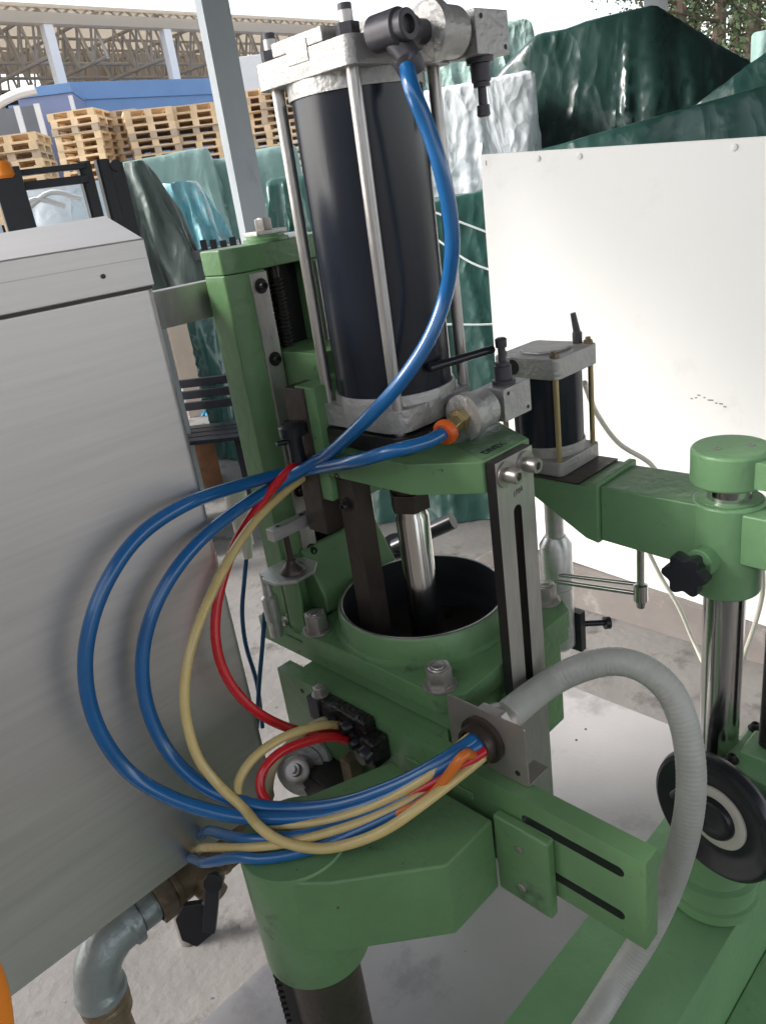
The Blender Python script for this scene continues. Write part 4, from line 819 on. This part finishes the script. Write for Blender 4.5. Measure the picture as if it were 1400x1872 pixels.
# hall: flat roof on trusses, white columns, back wall with a dark opening
fh = frame(260, 27, 33, 60); hall = thing('yard_hall', fh[0], 'open hall with cream roof, steel trusses and white columns across the yard', 'building')
xa, xb = tocol(-500, fh)-4, tocol(690, fh)
zb_ = zat(260, 40, 27); zt_ = zat(260, 22, 27)
fbox(MB(), fh, xa, xb, -.15, .15, zb_-.16, zb_+.10).build('eave_beam', 'hall_roof', hall)
g, r, f = fh
def fp_(x, y, z): return g+r*x+f*y+Z*z
zbk = zat(260, 112, 44)
MB().add([fp_(xa, -.1, zt_), fp_(xb, -.1, zt_), fp_(xb, 8, zt_+.5), fp_(xa, 8, zt_+.5), fp_(xa, -.1, zt_+.06), fp_(xb, -.1, zt_+.06), fp_(xb, 8, zt_+.56), fp_(xa, 8, zt_+.56)],
         [(0, 1, 2, 3), (7, 6, 5, 4), (0, 4, 5, 1), (1, 5, 6, 2), (2, 6, 7, 3), (3, 7, 4, 0)]).build('roof', 'hall_roof', hall, smooth=0)
xo0, xo1 = tocol(150, fh)*1.25, tocol(292, fh)*1.25
wz0, wz1 = 0, zt_
wz1 = zt_+.45
for x0_, x1_, a0_, a1_ in ((xa, xo0, wz0, wz1), (xo1, xb, wz0, wz1), (xo0, xo1, zat(220, 122, 34), wz1)):
    fbox(MB(), fh, x0_, x1_, 7.4, 7.7, a0_, a1_).build('back_wall', 'hall_wall', hall, smooth=0)
fbox(MB(), fh, xo0, xo1, 7.75, 7.9, 0, wz1-1.2).build('dark_opening', 'dark_opening', hall, smooth=0)
for z_ in (.22, .42): fbox(MB(), fh, xa, xb, 7.3, 7.4, zb_*(1-z_), zb_*(1-z_)+.12).build('wall_rail', 'hall_steel', hall)
for px in (112, 322, -90, 560):
    x = tocol(px, fh); fbox(MB(), fh, x-.13, x+.13, -.12, .14, 0, zb_-.16).build('hall_column', 'white_paint', hall, bevel=.01)
def truss(x0_, y0_, x1_, y1_, zc, hh_, n, r_=.035):
    mb = MB(); A, B = fp_(x0_, y0_, zc), fp_(x1_, y1_, zc)
    def P(t, top): return A.lerp(B, t)+Z*(hh_ if top else 0)
    mb.cyl(P(0, 0), P(1, 0), r_*1.3, 6); mb.cyl(P(0, 1), P(1, 1), r_*1.3, 6)
    for k in range(n): mb.cyl(P(k/n, 0), P((k+.5)/n, 1), r_, 5); mb.cyl(P((k+.5)/n, 1), P((k+1)/n, 0), r_, 5)
    mb.build('truss', 'hall_steel', hall, smooth=0)
truss(xa, .1, xb, .1, zb_+.12, zt_-zb_-.05, 44)
for k, y_ in enumerate((2.2, 4.4, 6.6)): truss(xa, y_, xb, y_, zt_-.9, 1.0+.14*k, 40, .035)
for px in (-150, 20, 112, 215, 322, 420, 520): x = tocol(px, fh); truss(x, .2, x, 7.2, zt_-1.1, 1.1, 8, .04)
for px in (60, 210, 400): x = tocol(px, fh)*1.25; fbox(MB(), fh, x-.12, x+.12, 7.1, 7.3, 0, zt_+.3).build('wall_column', 'hall_steel', hall)
# grey-white block seen left of the cylinder head
fr = frame(452, 25.5, 0); tag(fbox(MB(), fr, tocol(432, fr), tocol(610, fr), 0, 1.2, 0, zat(450, 96, 25)).build('white_shed', 'white_paint', None, bevel=.02), 'plain white shed wall above the blue container', 'building')
# pines at the top right
def pine(px, d, h, seed, mats, label):
    rn = random.Random(seed); g, r, f = frame(px, d); t = thing('pine_tree', g, label, 'tree', None)
    pts = [g+Z*(h*k/6)+r*rn.uniform(-.15, .15)*k/6+f*rn.uniform(-.15, .15)*k/6 for k in range(7)]
    tm = MB().tube(spline(pts, .4), lambda q: .2*(1-.75*q), 8)
    lv_ = MB(); nb = 30
    for k in range(nb):
        q = .14+.86*k/nb; z0 = h*q; c = pts[0].lerp(pts[-1], q); c.z = z0; a = rn.uniform(0, 6.28); L = (1.0-.55*q)*rn.uniform(1.3, 2.6)
        e = c+Vector((math.cos(a), math.sin(a), rn.uniform(-.1, .35)))*L; tm.cyl(c, e, .045, 5, .012)
        for j in range(int(210 if mats == 'pine' else 130)):
            s_ = rn.uniform(.25, 1.05); p = c.lerp(e, s_)+Vector((rn.gauss(0, .28), rn.gauss(0, .28), rn.gauss(0, .2))); sz = rn.uniform(.03, .075)
            n_ = Vector((rn.gauss(0, 1), rn.gauss(0, 1), rn.gauss(0, 1))).normalized(); u = n_.orthogonal().normalized(); v_ = n_.cross(u)
            lv_.add([p-u*sz-v_*sz*.35, p+u*sz-v_*sz*.35, p+u*sz*.4+v_*sz*.8], [(0, 1, 2)])
    tm.build('trunk', 'bark', t); lv_.build('crown', mats, t, smooth=0)
for i, (px, d, h, m_) in enumerate(((1235, 19, 8, 'pine'), (1268, 23, 9, 'pine_dry'), (1305, 20, 9.5, 'pine'), (1335, 24, 9, 'pine_dry'), (1365, 21, 10, 'pine'), (1405, 19, 9, 'pine'), (1450, 22, 9, 'pine'))):
    pine(px, d, h, 100+i, m_, ('green pine with loose crown, ' if m_ == 'pine' else 'dry brown pine with thin crown, ')+('leftmost', 'second from left', 'third from left', 'fourth from left', 'fifth from left', 'sixth from left', 'rightmost')[i]+' of the pines')
# orange-handled object poking in at the lower left corner
tag(MB().tube(spline([at(-60, 1700, .42), at(-14, 1795, .42), at(0, 1860, .42), at(8, 1960, .42)], .006), lambda t: .0075, 16).build('orange_handle', 'orange', smooth=60), 'blurred orange rounded handle at the lower left corner', 'handle')
